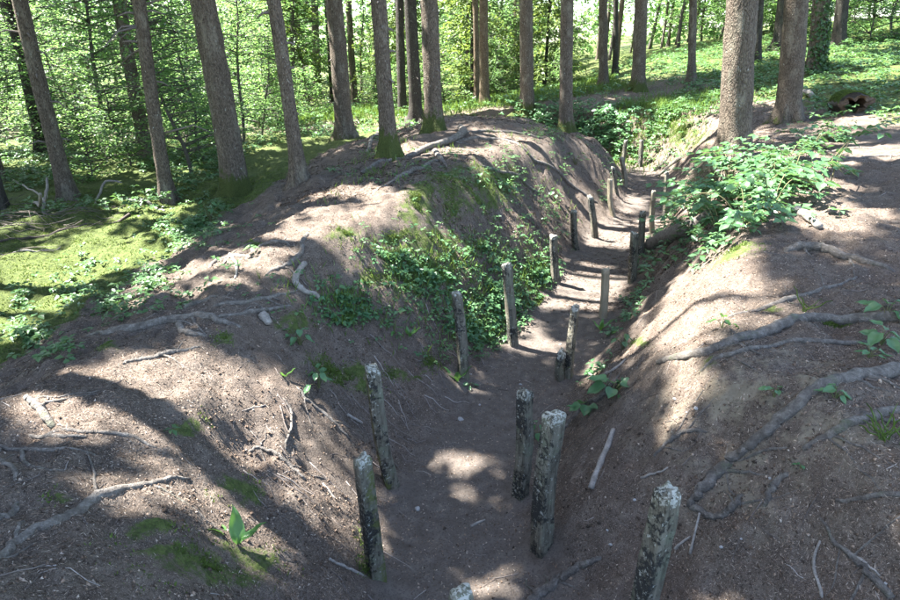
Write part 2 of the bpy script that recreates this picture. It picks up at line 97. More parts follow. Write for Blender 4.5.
# ---------------------------------------------------------------- helpers
def link(o,parent=None):
    scene.collection.objects.link(o)
    if parent is not None: o.parent=parent
    return o
def tag(o,label=None,cat=None,group=None,kind=None):
    if label: o['label']=label
    if cat: o['category']=cat
    if group: o['group']=group
    if kind: o['kind']=kind
    return o
def mesh_np(name,v,f,mat,smooth=False,attrs=None):
    """v (N,3), f (M,k) all faces the same size"""
    v=np.ascontiguousarray(v,np.float32); f=np.ascontiguousarray(f,np.int32); k=f.shape[1]
    m=bpy.data.meshes.new(name); m.vertices.add(len(v)); m.vertices.foreach_set('co',v.ravel())
    m.loops.add(f.size); m.loops.foreach_set('vertex_index',f.ravel())
    m.polygons.add(len(f)); m.polygons.foreach_set('loop_start',np.arange(0,f.size,k,dtype=np.int32))
    if smooth: m.polygons.foreach_set('use_smooth',np.ones(len(f),bool))
    m.update(calc_edges=True)
    for an,a in (attrs or {}).items():
        at=m.attributes.new(an,'FLOAT','POINT'); at.data.foreach_set('value',np.ascontiguousarray(a,np.float32))
    m.materials.append(mat); return m
def obj(name,m,parent=None,loc=None,kind=None):
    o=bpy.data.objects.new(name,m); link(o,parent)
    if loc is not None: o.location=loc
    if kind: o['kind']=kind
    return o
def empty(name,loc,rz=0):
    o=bpy.data.objects.new(name,None); o.empty_display_size=.1; link(o); o.location=loc; o.rotation_euler=(0,0,rz); return o
def ground(x,y): return float(height(np.array([x]),np.array([y]))[0])
def unit(a): return a/np.maximum(np.linalg.norm(a,axis=-1,keepdims=True),1e-9)
def slope_normal(x,y,e=.06):
    gx=(height(x+e,y)-height(x-e,y))/(2*e); gy=(height(x,y+e)-height(x,y-e))/(2*e)
    return unit(np.stack([-gx,-gy,np.ones_like(gx)],-1))
def leaves_np(p,d,n,L,W,fold=.25):
    """leaf: stem point p, direction d, rough normal n -> diamond of two faces folded on the midrib"""
    N=len(p); d=unit(d); s=unit(np.cross(d,n)); n2=np.cross(s,d); L=np.broadcast_to(L,(N,))[:,None]; W=np.broadcast_to(W,(N,))[:,None]
    v=np.empty((N,4,3)); v[:,0]=p; v[:,2]=p+d*L-n2*L*.12
    v[:,1]=p+d*L*.42+s*W*.5+n2*W*fold; v[:,3]=p+d*L*.42-s*W*.5+n2*W*fold
    b=np.arange(N)[:,None]*4; f=np.concatenate([b+[0,1,2],b+[0,2,3]],0)
    return v.reshape(-1,3),f
def rand_dir(N,zscale=1.): 
    a=RNG.normal(size=(N,3)); a[:,2]*=zscale; return unit(a)
def tube_np(P,R,n=8,wob=0.,seed=0,cap=True):
    """swept tube along points P with radii R"""
    P=np.asarray(P,float);R=np.asarray(R,float); T=unit(np.gradient(P,axis=0)); up=np.array([0,0,1.]) 
    if abs(T[:,2]).mean()>.8: up=np.array([0,1.,0])
    S=unit(np.cross(T,up)); U=np.cross(S,T); a=np.linspace(0,2*math.pi,n,endpoint=False); rs=np.random.default_rng(seed)
    rr=R[:,None]*(1+wob*2.2*vnoise(np.arange(len(P))[:,None]*.45+seed*3.1,np.cos(a)[None]*1.4+np.sin(a)[None]*.7+seed,seed))
    v=P[:,None]+(np.cos(a)[None,:,None]*S[:,None]+np.sin(a)[None,:,None]*U[:,None])*rr[...,None]
    v=v.reshape(-1,3); i=np.arange(len(P)-1)[:,None]*n; j=np.arange(n)[None]; j2=(j+1)%n
    f=np.stack([i+j,i+j2,i+n+j2,i+n+j],-1).reshape(-1,4)
    if cap:
        v=np.concatenate([v,P[:1]-T[:1]*R[0]*.3,P[-1:]+T[-1:]*R[-1]*.6]); c0=len(v)-2; c1=len(v)-1; l=(len(P)-1)*n
        j=np.arange(n); j2=(j+1)%n
        f=np.concatenate([f,np.stack([np.full(n,c0),j2,j,j],-1)[:,[0,1,2,2]],np.stack([np.full(n,c1),l+j,l+j2,l+j2],-1)])
    return v,f
def clean(f):       # split degenerate cap quads away: returns tris only
    t=np.concatenate([f[:,[0,1,2]],f[:,[0,2,3]]]); return t[(t[:,0]!=t[:,1])&(t[:,1]!=t[:,2])&(t[:,0]!=t[:,2])]
def spline(P,n):
    """Catmull-Rom through P"""
    P=np.asarray(P,float); Q=np.concatenate([2*P[:1]-P[1:2],P,2*P[-1:]-P[-2:-1]]); out=[]
    for i in range(1,len(Q)-2):
        t=np.linspace(0,1,n,endpoint=(i==len(Q)-3))[:,None]; a,b,c,d=Q[i-1],Q[i],Q[i+1],Q[i+2]
        out.append(.5*((2*b)+(-a+c)*t+(2*a-5*b+4*c-d)*t*t+(-a+3*b-3*c+d)*t**3))
    return np.concatenate(out)
class Bag:           # several pieces that belong to one part
    def __init__(s): s.v=[];s.f=[];s.n=0;s.a=[]
    def add(s,v,f,a=None):
        s.v.append(v); s.f.append(clean(f) if f.shape[1]==4 else f); s.f[-1]=s.f[-1]+s.n; s.n+=len(v)
        s.a.append(np.full(len(v),.5) if a is None else np.broadcast_to(a,(len(v),)))
    def mesh(s,name,mat,smooth=False): return mesh_np(name,np.concatenate(s.v),np.concatenate(s.f),mat,smooth,{'tint':np.concatenate(s.a)})
# ---------------------------------------------------------------- materials
def new_mat(name):
    m=bpy.data.materials.new(name); m.use_nodes=True; nt=m.node_tree; return m,nt,nt.nodes['Principled BSDF']
def N(nt,t,**kw):
    n=nt.nodes.new('ShaderNode'+t)
    for k,v in kw.items():
        if k in n.inputs: n.inputs[k].default_value=v
        else: setattr(n,k,v)
    return n
def ramp(nt,fac,stops):
    r=nt.nodes.new('ShaderNodeValToRGB'); e=r.color_ramp.elements
    while len(e)<len(stops): e.new(.5)
    for i,(p,c) in enumerate(stops): e[i].position=p; e[i].color=(*c,1) if len(c)==3 else c
    nt.links.new(fac,r.inputs[0]); return r.outputs[0]
def mix(nt,fac,a,b,blend='MIX'):
    m=nt.nodes.new('ShaderNodeMix'); m.data_type='RGBA'; m.blend_type=blend
    for s,v in ((m.inputs[0],fac),(m.inputs[6],a),(m.inputs[7],b)):
        if hasattr(v,'node'): nt.links.new(v,s)
        elif isinstance(v,(int,float)): s.default_value=v
        else: s.default_value=(*v,1)
    return m.outputs[2]
def math_n(nt,op,a,b=None):
    m=nt.nodes.new('ShaderNodeMath'); m.operation=op; m.use_clamp=False
    for s,v in zip(m.inputs,(a,b)):
        if v is None: continue
        if hasattr(v,'node'): nt.links.new(v,s)
        else: s.default_value=v
    return m.outputs[0]
def noise(nt,scale,detail=4,rough=.55,vec=None,dist=0):
    n=N(nt,'TexNoise',Scale=scale,Detail=detail,Roughness=rough,Distortion=dist)
    if vec is not None: nt.links.new(vec,n.inputs['Vector'])
    return n.outputs['Fac']
def coords(nt,kind='Object',scale=None):
    c=nt.nodes.new('ShaderNodeTexCoord').outputs[kind]
    if scale:
        m=nt.nodes.new('ShaderNodeMapping'); m.inputs['Scale'].default_value=scale; nt.links.new(c,m.inputs['Vector']); return m.outputs[0]
    return c
def attr(nt,name): 
    a=nt.nodes.new('ShaderNodeAttribute'); a.attribute_name=name; return a.outputs['Fac']
def bump(nt,bs,h,strength=.5,dist=.01):
    b=N(nt,'Bump',Strength=strength,Distance=dist); nt.links.new(h,b.inputs['Height']); nt.links.new(b.outputs[0],bs.inputs['Normal'])

def ground_material():
    m,nt,bs=new_mat('forest_floor'); co=coords(nt,'Object')
    big=noise(nt,1.3,4,.6,co); mid=noise(nt,9,5,.65,co); fine=noise(nt,75,4,.7,co); vf=noise(nt,240,2,.6,co)
    patch=noise(nt,3.2,6,.7,co); 
    duff=ramp(nt,mid,[(.22,(.047,.036,.027)),(.48,(.118,.092,.071)),(.78,(.208,.172,.138))])
    duff=mix(nt,ramp(nt,patch,[(.38,(1,1,1)),(.55,(0,0,0))]),duff,mix(nt,.55,duff,(.085,.066,.052)))
    duff=mix(nt,ramp(nt,fine,[(.36,(1,1,1)),(.5,(0,0,0))]),duff,mix(nt,.75,duff,(.035,.026,.02)))
    duff=mix(nt,ramp(nt,vf,[(.58,(0,0,0)),(.66,(1,1,1))]),duff,mix(nt,.7,duff,(.40,.33,.27)))
    sp=noise(nt,38,6,.85,co,1.2); duff=mix(nt,ramp(nt,sp,[(.63,(0,0,0)),(.70,(1,1,1))]),duff,(.30,.25,.20)); duff=mix(nt,ramp(nt,sp,[(.30,(1,1,1)),(.37,(0,0,0))]),duff,(.03,.024,.019))
    red=mix(nt,ramp(nt,big,[(.45,(0,0,0)),(.65,(1,1,1))]),duff,mix(nt,.15,duff,(.17,.11,.08)))
    path=ramp(nt,mid,[(.22,(.085,.068,.055)),(.55,(.140,.116,.096)),(.8,(.20,.17,.145))])
    path=mix(nt,ramp(nt,fine,[(.36,(1,1,1)),(.5,(0,0,0))]),path,mix(nt,.6,path,(.05,.042,.036)))
    path=mix(nt,ramp(nt,sp,[(.66,(0,0,0)),(.71,(1,1,1))]),path,(.30,.27,.24))
    col=mix(nt,attr(nt,'path'),red,path)
    clay=mix(nt,ramp(nt,mid,[(.4,(0,0,0)),(.6,(1,1,1))]),(.17,.14,.10),(.24,.205,.15))
    col=mix(nt,math_n(nt,'MULTIPLY',attr(nt,'clay'),ramp(nt,noise(nt,5,4,.7,co),[(.45,(0,0,0)),(.6,(1,1,1))])),col,clay)
    mo=ramp(nt,noise(nt,22,5,.7,co),[(.3,(.03,.046,.014)),(.5,(.082,.112,.028)),(.75,(.155,.185,.055))])
    mo=mix(nt,ramp(nt,fine,[(.35,(0,0,0)),(.6,(1,1,1))]),mix(nt,.5,mo,(.04,.035,.015)),mo)
    mk=math_n(nt,'ADD',attr(nt,'moss'),math_n(nt,'MULTIPLY',math_n(nt,'SUBTRACT',noise(nt,5,8,.82,co),.5),2.6))
    mk=ramp(nt,mk,[(.46,(0,0,0)),(.66,(1,1,1))])
    col=mix(nt,mk,col,mo)
    nt.links.new(col,bs.inputs['Base Color']); bs.inputs['Roughness'].default_value=.95; bs.inputs['Specular IOR Level'].default_value=.2
    h=math_n(nt,'ADD',math_n(nt,'MULTIPLY',fine,.6),math_n(nt,'ADD',math_n(nt,'MULTIPLY',vf,.25),mid))
    bump(nt,bs,h,1.,.03); return m
def leaf_material(name,dark,light,trans=.38,rough=.45,tcol=None):
    m,nt,bs=new_mat(name); c=ramp(nt,attr(nt,'tint'),[(0,dark),(1,light)])
    oi=nt.nodes.new('ShaderNodeObjectInfo'); c=mix(nt,math_n(nt,'MULTIPLY',oi.outputs['Random'],.35),c,light)
    nt.links.new(c,bs.inputs['Base Color']); bs.inputs['Roughness'].default_value=rough; bs.inputs['Specular IOR Level'].default_value=.35
    t=N(nt,'BsdfTranslucent'); nt.links.new(mix(nt,.5,c,tcol or (light[0]*1.6,light[1]*1.5,light[2]*.7)),t.inputs['Color'])
    ms=N(nt,'MixShader'); ms.inputs[0].default_value=trans; nt.links.new(bs.outputs[0],ms.inputs[1]); nt.links.new(t.outputs[0],ms.inputs[2])
    nt.links.new(ms.outputs[0],nt.nodes['Material Output'].inputs['Surface']); return m
def bark_material(name,a,b,lichen,warm=0.):
    m,nt,bs=new_mat(name); co=coords(nt,'Object',(1,1,.45)); oi=nt.nodes.new('ShaderNodeObjectInfo')
    n1=noise(nt,7,5,.6,co); warp=nt.nodes.new('ShaderNodeVectorMath'); warp.operation='MULTIPLY_ADD'
    nz=N(nt,'TexNoise',Scale=14.,Detail=4.); nt.links.new(co,nz.inputs['Vector']); nt.links.new(nz.outputs['Color'],warp.inputs[0]); warp.inputs[1].default_value=(.09,.09,.09); nt.links.new(co,warp.inputs[2])
    vo=N(nt,'TexVoronoi',Scale=62.); vo.feature='F1'; nt.links.new(warp.outputs[0],vo.inputs['Vector'])
    fine=noise(nt,110,4,.7,co); streak=noise(nt,30,3,.6,coords(nt,'Object',(1,1,.1)))
    col=mix(nt,ramp(nt,math_n(nt,'ADD',vo.outputs['Distance'],math_n(nt,'MULTIPLY',fine,.25)),[(.25,(1,1,1)),(.95,(0,0,0))]),a,b)
    col=mix(nt,ramp(nt,streak,[(.4,(0,0,0)),(.65,(1,1,1))]),mix(nt,.4,col,a),col)
    col=mix(nt,ramp(nt,noise(nt,4.5,6,.75,co),[(.52,(0,0,0)),(.68,(1,1,1))]),col,mix(nt,.6,col,lichen))
    col=mix(nt,ramp(nt,noise(nt,26,3,.8,co),[(.66,(0,0,0)),(.70,(1,1,1))]),col,(.42,.43,.37))
    mk=math_n(nt,'ADD',attr(nt,'moss'),math_n(nt,'MULTIPLY',math_n(nt,'SUBTRACT',noise(nt,16,5,.7,co),.5),1.2))
    mo=ramp(nt,fine,[(.3,(.03,.04,.012)),(.7,(.09,.11,.028))])
    col=mix(nt,ramp(nt,mk,[(.45,(0,0,0)),(.6,(1,1,1))]),col,mo)
    nt.links.new(col,bs.inputs['Base Color']); bs.inputs['Roughness'].default_value=.9; bs.inputs['Specular IOR Level'].default_value=.2
    bump(nt,bs,math_n(nt,'ADD',math_n(nt,'MULTIPLY',fine,.5),math_n(nt,'SUBTRACT',n1,math_n(nt,'MULTIPLY',vo.outputs['Distance'],1.1))),1.,.016); return m
def root_material(name='root_bark',k=1.):
    m,nt,bs=new_mat(name); co=coords(nt,'Object'); n=noise(nt,22,5,.7,co); f=noise(nt,120,3,.7,co)
    col=ramp(nt,n,[(.28,(.055*k,.045*k,.036*k)),(.5,(.165*k,.142*k,.118*k)),(.72,(.33*k,.30*k,.26*k))])
    col=mix(nt,ramp(nt,f,[(.35,(0,0,0)),(.6,(1,1,1))]),mix(nt,.5,col,(.06,.05,.04)),col)
    g=ramp(nt,noise(nt,5,4,.7,co),[(.58,(0,0,0)),(.68,(1,1,1))]); col=mix(nt,g,col,mix(nt,.6,col,(.09,.105,.05)))
    nt.links.new(col,bs.inputs['Base Color']); bs.inputs['Roughness'].default_value=.85; bump(nt,bs,math_n(nt,'ADD',n,math_n(nt,'MULTIPLY',f,.8)),1.,.022); return m
def post_material():
    m,nt,bs=new_mat('weathered_post'); oi=nt.nodes.new('ShaderNodeObjectInfo')
    ad=nt.nodes.new('ShaderNodeVectorMath'); ad.operation='ADD'; sc=nt.nodes.new('ShaderNodeVectorMath'); sc.operation='SCALE'; sc.inputs[0].default_value=(31,17,5); nt.links.new(oi.outputs['Random'],sc.inputs['Scale'])
    nt.links.new(coords(nt,'Object'),ad.inputs[0]); nt.links.new(sc.outputs[0],ad.inputs[1]); co=ad.outputs[0]
    st=nt.nodes.new('ShaderNodeMapping'); st.inputs['Scale'].default_value=(1,1,.12); nt.links.new(co,st.inputs['Vector'])
    grain=noise(nt,45,4,.65,st.outputs[0]); fine=noise(nt,90,4,.7,co)
    col=ramp(nt,grain,[(.3,(.055,.047,.034)),(.5,(.125,.112,.082)),(.72,(.205,.186,.14))])
    gr=ramp(nt,noise(nt,7,5,.7,co),[(.5,(0,0,0)),(.66,(1,1,1))]); col=mix(nt,gr,col,mix(nt,.5,col,(.16,.19,.12)))
    blk=ramp(nt,math_n(nt,'ADD',math_n(nt,'ADD',math_n(nt,'MULTIPLY',noise(nt,34,6,.75,co),.65),math_n(nt,'MULTIPLY',noise(nt,6,2,.5,co),.35)),math_n(nt,'MULTIPLY',attr(nt,'face'),.13)),[(.55,(0,0,0)),(.60,(1,1,1))]); col=mix(nt,blk,col,(.03,.029,.025))
    wht=ramp(nt,math_n(nt,'ADD',noise(nt,40,5,.75,co),math_n(nt,'ADD',math_n(nt,'MULTIPLY',attr(nt,'top'),.11),math_n(nt,'MULTIPLY',attr(nt,'face'),.05))),[(.60,(0,0,0)),(.66,(1,1,1))]); col=mix(nt,wht,col,(.36,.355,.30))
    col=mix(nt,attr(nt,'pale'),col,mix(nt,grain,(.20,.17,.11),(.44,.39,.28)))
    ms=ramp(nt,math_n(nt,'ADD',noise(nt,9,5,.7,co),math_n(nt,'MULTIPLY',attr(nt,'mossy'),.3)),[(.66,(0,0,0)),(.74,(1,1,1))]); col=mix(nt,ms,col,mix(nt,fine,(.05,.06,.02),(.14,.15,.05)))
    nt.links.new(col,bs.inputs['Base Color']); bs.inputs['Roughness'].default_value=.88; bs.inputs['Specular IOR Level'].default_value=.25
    bump(nt,bs,math_n(nt,'ADD',math_n(nt,'ADD',grain,math_n(nt,'MULTIPLY',fine,.5)),math_n(nt,'MULTIPLY',blk,.6)),.9,.008); return m
def tint_material(name,stops,rough=.85):
    m,nt,bs=new_mat(name); nt.links.new(ramp(nt,attr(nt,'tint'),stops),bs.inputs['Base Color']); bs.inputs['Roughness'].default_value=rough; bs.inputs['Specular IOR Level'].default_value=.25; return m
def wood_material(name,a,b,c):
    m,nt,bs=new_mat(name); co=coords(nt,'Object'); n=noise(nt,18,5,.7,co); f=noise(nt,100,3,.7,co)
    nt.links.new(ramp(nt,math_n(nt,'ADD',math_n(nt,'MULTIPLY',n,.65),math_n(nt,'MULTIPLY',f,.35)),[(.3,a),(.5,b),(.7,c)]),bs.inputs['Base Color']); bs.inputs['Roughness'].default_value=.85
    bump(nt,bs,math_n(nt,'ADD',n,f),.8,.01); return m
M_ground=ground_material()
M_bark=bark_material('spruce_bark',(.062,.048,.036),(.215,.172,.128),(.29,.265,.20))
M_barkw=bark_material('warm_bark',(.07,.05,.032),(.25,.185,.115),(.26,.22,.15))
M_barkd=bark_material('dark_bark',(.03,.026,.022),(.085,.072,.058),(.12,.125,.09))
M_root=root_material(); M_rootd=root_material('dark_root_bark',.82); M_post=post_material()
M_stick=wood_material('grey_stick',(.10,.085,.07),(.22,.195,.165),(.36,.33,.29))
M_rot=wood_material('rotten_wood',(.018,.014,.011),(.05,.036,.026),(.10,.07,.045))
M_rotin=wood_material('rotten_heart',(.02,.013,.009),(.085,.052,.03),(.20,.13,.08))
M_stone=wood_material('pebble_stone',(.20,.19,.18),(.30,.29,.27),(.40,.39,.37))
M_needle=leaf_material('needle_foliage',(.025,.05,.018),(.06,.105,.035),.3,.5)
M_leaf=leaf_material('beech_foliage',(.05,.115,.038),(.125,.235,.072),.55,.42,(.29,.47,.12))
M_bram=leaf_material('bramble_leaf',(.045,.115,.05),(.11,.215,.092),.32,.33)
M_cover=leaf_material('ground_cover_leaf',(.045,.105,.038),(.105,.20,.075),.32,.38)
M_cover_early=leaf_material('ivy_leaf',(.03,.07,.025),(.07,.13,.04),.2,.4)
M_grass=leaf_material('grass_blade',(.06,.11,.025),(.14,.22,.05),.35,.45)
M_mosst=leaf_material('moss_tuft',(.04,.065,.014),(.12,.17,.035),.2,.8)
M_fresh=leaf_material('fresh_leaf',(.07,.17,.05),(.12,.25,.07),.35,.35)
M_litter=tint_material('needle_litter',[(0,(.03,.022,.016)),(.45,(.14,.095,.065)),(.8,(.32,.235,.17)),(1,(.50,.43,.35))])
M_twig=tint_material('twig',[(0,(.06,.048,.04)),(.6,(.18,.15,.13)),(1,(.36,.32,.28))])
# ---------------------------------------------------------------- ground sheet
def axis_lines(lo,hi,step,far_lo,far_hi,g=1.16):
    a=list(np.arange(lo,hi+1e-6,step)); s=step; x=lo; L=[]
    while x>far_lo: s*=g; x-=s; L.append(x)
    s=step; x=a[-1]; Rr=[]
    while x<far_hi: s*=g; x+=s; Rr.append(x)
    return np.array(L[::-1]+a+Rr)
gx=axis_lines(-3.6,3.6,.028,-260,260,1.045); gy=axis_lines(1.0,6.5,.028,-60,330,1.024)
GX,GY=np.meshgrid(gx,gy); GZ=height(GX.ravel(),GY.ravel())
vx=GX.ravel(); vy=GY.ravel(); TD=trench_distance(vx,vy)
def blob_mask(x,y,E,soft=1.3):
    m=np.zeros_like(x)
    for e in E:
        c=np.array(e[:2]); A=np.array([[e[2],e[4]],[e[3],e[5]]])
        if abs(np.linalg.det(A))<1e-5: continue
        q=np.linalg.inv(A)@np.stack([x-c[0],y-c[1]]); r=np.sqrt((q**2).sum(0)); m=np.maximum(m,np.clip((soft-r)/soft*1.4,0,1))
    return m
foot_y=np.array([-5,0,2,4.4,6.5,9.5,12,15,18,22]); foot_x=np.array([-4.2,-4,-3.75,-3.55,-3.3,-3.1,-2.7,-2.3,-1.5,-2])
def moss_field(x,y): 
    fx=np.interp(y,foot_y,foot_x)+.25*fbm(x*1.2,y*1.2,41); return np.clip((fx-x)/.5+.5,0,1)*np.clip((24-y)/6,0.35,1)
moss=np.maximum(blob_mask(vx,vy,MOSS,1.5)*.66,moss_field(vx,vy)*.95)
moss=np.maximum(moss,np.clip((vy-19)/5,0,1)*.8)
moss=np.maximum(moss,np.clip((vx-7.2-.3*fbm(vx,vy,44))/1.2,0,1)*np.clip((vy-9.5)/2,0,1)*.85)*np.clip((TD-.45)/.4,0,1)
pathm=np.clip((.62-TD+.12*fbm(vx*2,vy*2,51))/.22,0,1)
clay=np.clip(1-np.hypot((vx-1.75)/.7,(vy-3.0)/.9),0,1)*1.6
nx,ny=len(gx),len(gy); I=(np.arange(ny-1)[:,None]*nx+np.arange(nx-1)[None]); F=np.stack([I,I+1,I+nx+1,I+nx],-1).reshape(-1,4)
on_path=(TD[F].mean(1)<.5)&(vy[F].mean(1)<20)
GZ=GZ+np.clip(moss-.25,0,1)*np.where(vx<-2.8,.015+.012*fbm(vx*5,vy*5,55),.02+.03*fbm(vx*5,vy*5,55))*np.clip((14-vy)/4,0,1)
for q in POSTS.values(): GZ=GZ+(.03*np.exp(-((vx-q[0])**2+(vy-q[1])**2)/.012)+.012*np.exp(-((vx-q[0])**2+(vy-q[1])**2)/.05)*vnoise(vx*12,vy*12,57))
V=np.stack([vx,vy,GZ],-1)
def sheet(name,F):
    u,inv=np.unique(F,return_inverse=True); m=mesh_np(name,V[u],inv.reshape(F.shape),M_ground,True,{'moss':moss[u],'path':pathm[u],'clay':clay[u]})
    return tag(obj(name,m),kind='structure')
sheet('ground',F[~on_path]); tag(sheet('path',F[on_path]),'trodden earth path along the floor of the winding trench')
# ---------------------------------------------------------------- trees
def trunk_mesh(rad,top,lean,seed,mossy,mat,leany=0.,bend=.0,n=22):
    rs=np.random.default_rng(seed); zs=np.concatenate([np.arange(-.45,1.2,.07),np.arange(1.2,7,.16),np.arange(7,top,.8),[top]]); a=np.linspace(0,2*math.pi,n,endpoint=False)
    k=rs.integers(4,7); ph=rs.uniform(0,6.28,3)
    base=np.clip(1-zs/(top*1.02),.03,1)**.75
    fl=np.exp(-np.maximum(zs,-.2)/.22)
    r=rad*(base[:,None]+fl[:,None]*(.5+.32*np.cos(k*a+ph[0])[None]+.12*np.cos(3*a+ph[1])[None]))
    r=r*(1+.05*np.cos(2*a+ph[2])[None]+.04*vnoise(a[None]*3+seed,zs[:,None]*4.,seed)+.045*vnoise(a[None]*8,zs[:,None]*9.,seed+4))
    zc=np.minimum(zs,6)+np.maximum(zs-6,0)*.25; sw=.03*np.sin(zs*.55+ph[1])*np.clip(zs/3,0,1)
    cx=lean*zc+sw+bend*np.sin(zs*.4); cy=leany*zc+.02*np.sin(zs*.7+ph[0])
    v=np.stack([cx[:,None]+np.cos(a)*r,cy[:,None]+np.sin(a)*r,np.broadcast_to(zs[:,None],r.shape)],-1).reshape(-1,3)
    i=np.arange(len(zs)-1)[:,None]*n; j=np.arange(n)[None]; j2=(j+1)%n; f=np.stack([i+j,i+j2,i+n+j2,i+n+j],-1).reshape(-1,4)
    zz=np.repeat(zs,n); mo=np.clip(mossy*1.5*np.exp(-np.maximum(zz,0)/.42)+mossy*.1*np.cos(np.tile(a,len(zs))-2.2),0,1)*(mossy>0)
    return mesh_np('trunk',v,f,mat,True,{'moss':mo}),cx,cy,zs
def _wider(g,e=.24):
    u=math.hypot(g[3],g[4]); v=math.hypot(g[5],g[6]); e=min(e,.05+.45*math.sqrt(u*v)); a=(u+e)/max(u,.03); b=(v+e)/max(v,.03); return g[:3]+[g[3]*a,g[4]*a,g[5]*b,g[6]*b]
GAPS=[_wider(g) for g in GAPS]
G0=np.array([g[:3] for g in GAPS]); GA=np.array([np.linalg.inv(np.array([[g[3],g[5]],[g[4],g[6]]])) if abs(g[3]*g[6]-g[4]*g[5])>1e-4 else np.eye(2)*9 for g in GAPS])
def through_gap(p):
    """which foliage would stand between the sun and one of the sun flecks on the ground"""
    out=np.zeros(len(p),bool); jit=1.0+.28*fbm(p[:,0]*1.5+p[:,2],p[:,1]*1.5-p[:,2],61)
    for c,A in zip(G0,GA):
        q=p-SUN*((p[:,2]-c[2])/SUN[2])[:,None]; e=(q[:,:2]-c[:2])@A.T; out|=((e**2).sum(1)<jit**2)&(p[:,2]>c[2]+2)
    return out
def crown_np(x,y,z0,top,rmax,seed,dens=1.):
    """drooping whorls of needle sprays, world coordinates relative to the tree's base"""
    rs=np.random.default_rng(seed); P=[];D=[];Nn=[];T=[]; tw=Bag(); z=z0
    while z<top-.3:
        u=(z-z0)/(top-z0); L0=rmax*(1-u)**.75*(.55+.45*min(1,u*6+.3))+.25
        for b in range(int(rs.integers(4,7)*dens+.5)):
            az=rs.uniform(0,6.283); L=L0*rs.uniform(.7,1.12); d=np.array([math.cos(az),math.sin(az),0]); k=max(8,int(L*30*dens))
            t=np.sort(rs.uniform(.12,1,k)); zz=z+.12*L*t-.38*L*t*t+rs.uniform(-.1,.1)
            c=np.stack([x+d[0]*L*t,y+d[1]*L*t,zz],-1)
            s=np.array([-d[1],d[0],0])
            side=rs.choice([-1,1],k)[:,None]; off=rs.uniform(0,.34,k)[:,None]*(1.15-t[:,None])*L*.5
            P.append(c+s*side*off+rs.normal(size=(k,3))*[.05,.05,.09]); D.append(d*rs.uniform(.3,1,k)[:,None]+s*side*rs.uniform(.2,1,k)[:,None]+rs.normal(size=(k,3))*.2+[0,0,-.25]); Nn.append(np.array([0,0,1.])+rs.normal(size=(k,3))*.45); T.append(rs.uniform(0,1,k))
            if b<3: tw.add(*tube_np([(x,y,z),(x+d[0]*L*.5,y+d[1]*L*.5,z-.03*L),(x+d[0]*L*.9,y+d[1]*L*.9,z-.2*L)],[.022,.014,.005],4))
        z+=rs.uniform(.3,.5)
    return np.concatenate(P),np.concatenate(D),np.concatenate(Nn),np.concatenate(T),rs,tw
def crown_mesh(x,y,gz,z0,top,rmax,seed,carve=True,dens=1.,mat=None,size=1.):
    P,D,Nn,T,rs,tw=crown_np(x,y,z0,top,rmax,seed,dens); P[:,2]+=gz
    keep=~through_gap(P) if carve else np.ones(len(P),bool)  # crown shaped for the light: sprays cut away wherever a sun fleck should fall
    keep&=fbm(P[:,0]*.9+P[:,2]*.7,P[:,1]*.9-P[:,2]*.4,71,2)>-.85
    P,D,Nn,T=P[keep],D[keep],Nn[keep],T[keep]; k=len(P)
    v,f=leaves_np(P-[x,y,gz],D,Nn,rs.uniform(.16,.32,k)*size,rs.uniform(.08,.15,k)*size,.12)
    m=mesh_np('crown',v,f,mat or M_needle,False,{'tint':np.repeat(T,4)}); return m
def stub_mesh(cx,cy,zs,rad,top,seed,count,long=.12,zmax=7,drop=.25):
    rs=np.random.default_rng(seed+900); B=Bag()
    for i in range(count):
        z=rs.uniform(.9,zmax); az=rs.uniform(0,6.283); r=rad*(1-z/top)**.75*.9; L=long*rs.uniform(.3,1.6); d=np.array([math.cos(az),math.sin(az),rs.uniform(-.3,.35)])
        o=np.array([np.interp(z,zs,cx),np.interp(z,zs,cy),z])+d*[r,r,0]*.9; q=max(.006,.016-.004*L)
        p2=o+d*L*.5+rs.normal(size=3)*.03*L; p3=o+d*L+np.array([0,0,-drop*L])+rs.normal(size=3)*.06*L
        B.add(*tube_np([o,p2,p3],[q*1.5,q,q*.5],5))
        if L>.35:
            for _ in range(int(L*5)):
                t=rs.uniform(.3,.95); s=o+(p3-o)*t; e=s+(d*.4+rs.normal(size=3)*.6)*L*.3; B.add(*tube_np([s,(s+e)/2+[0,0,.01],e],[q*.5,q*.35,q*.2],4))
    return B.mesh('dead_twigs',M_twig)
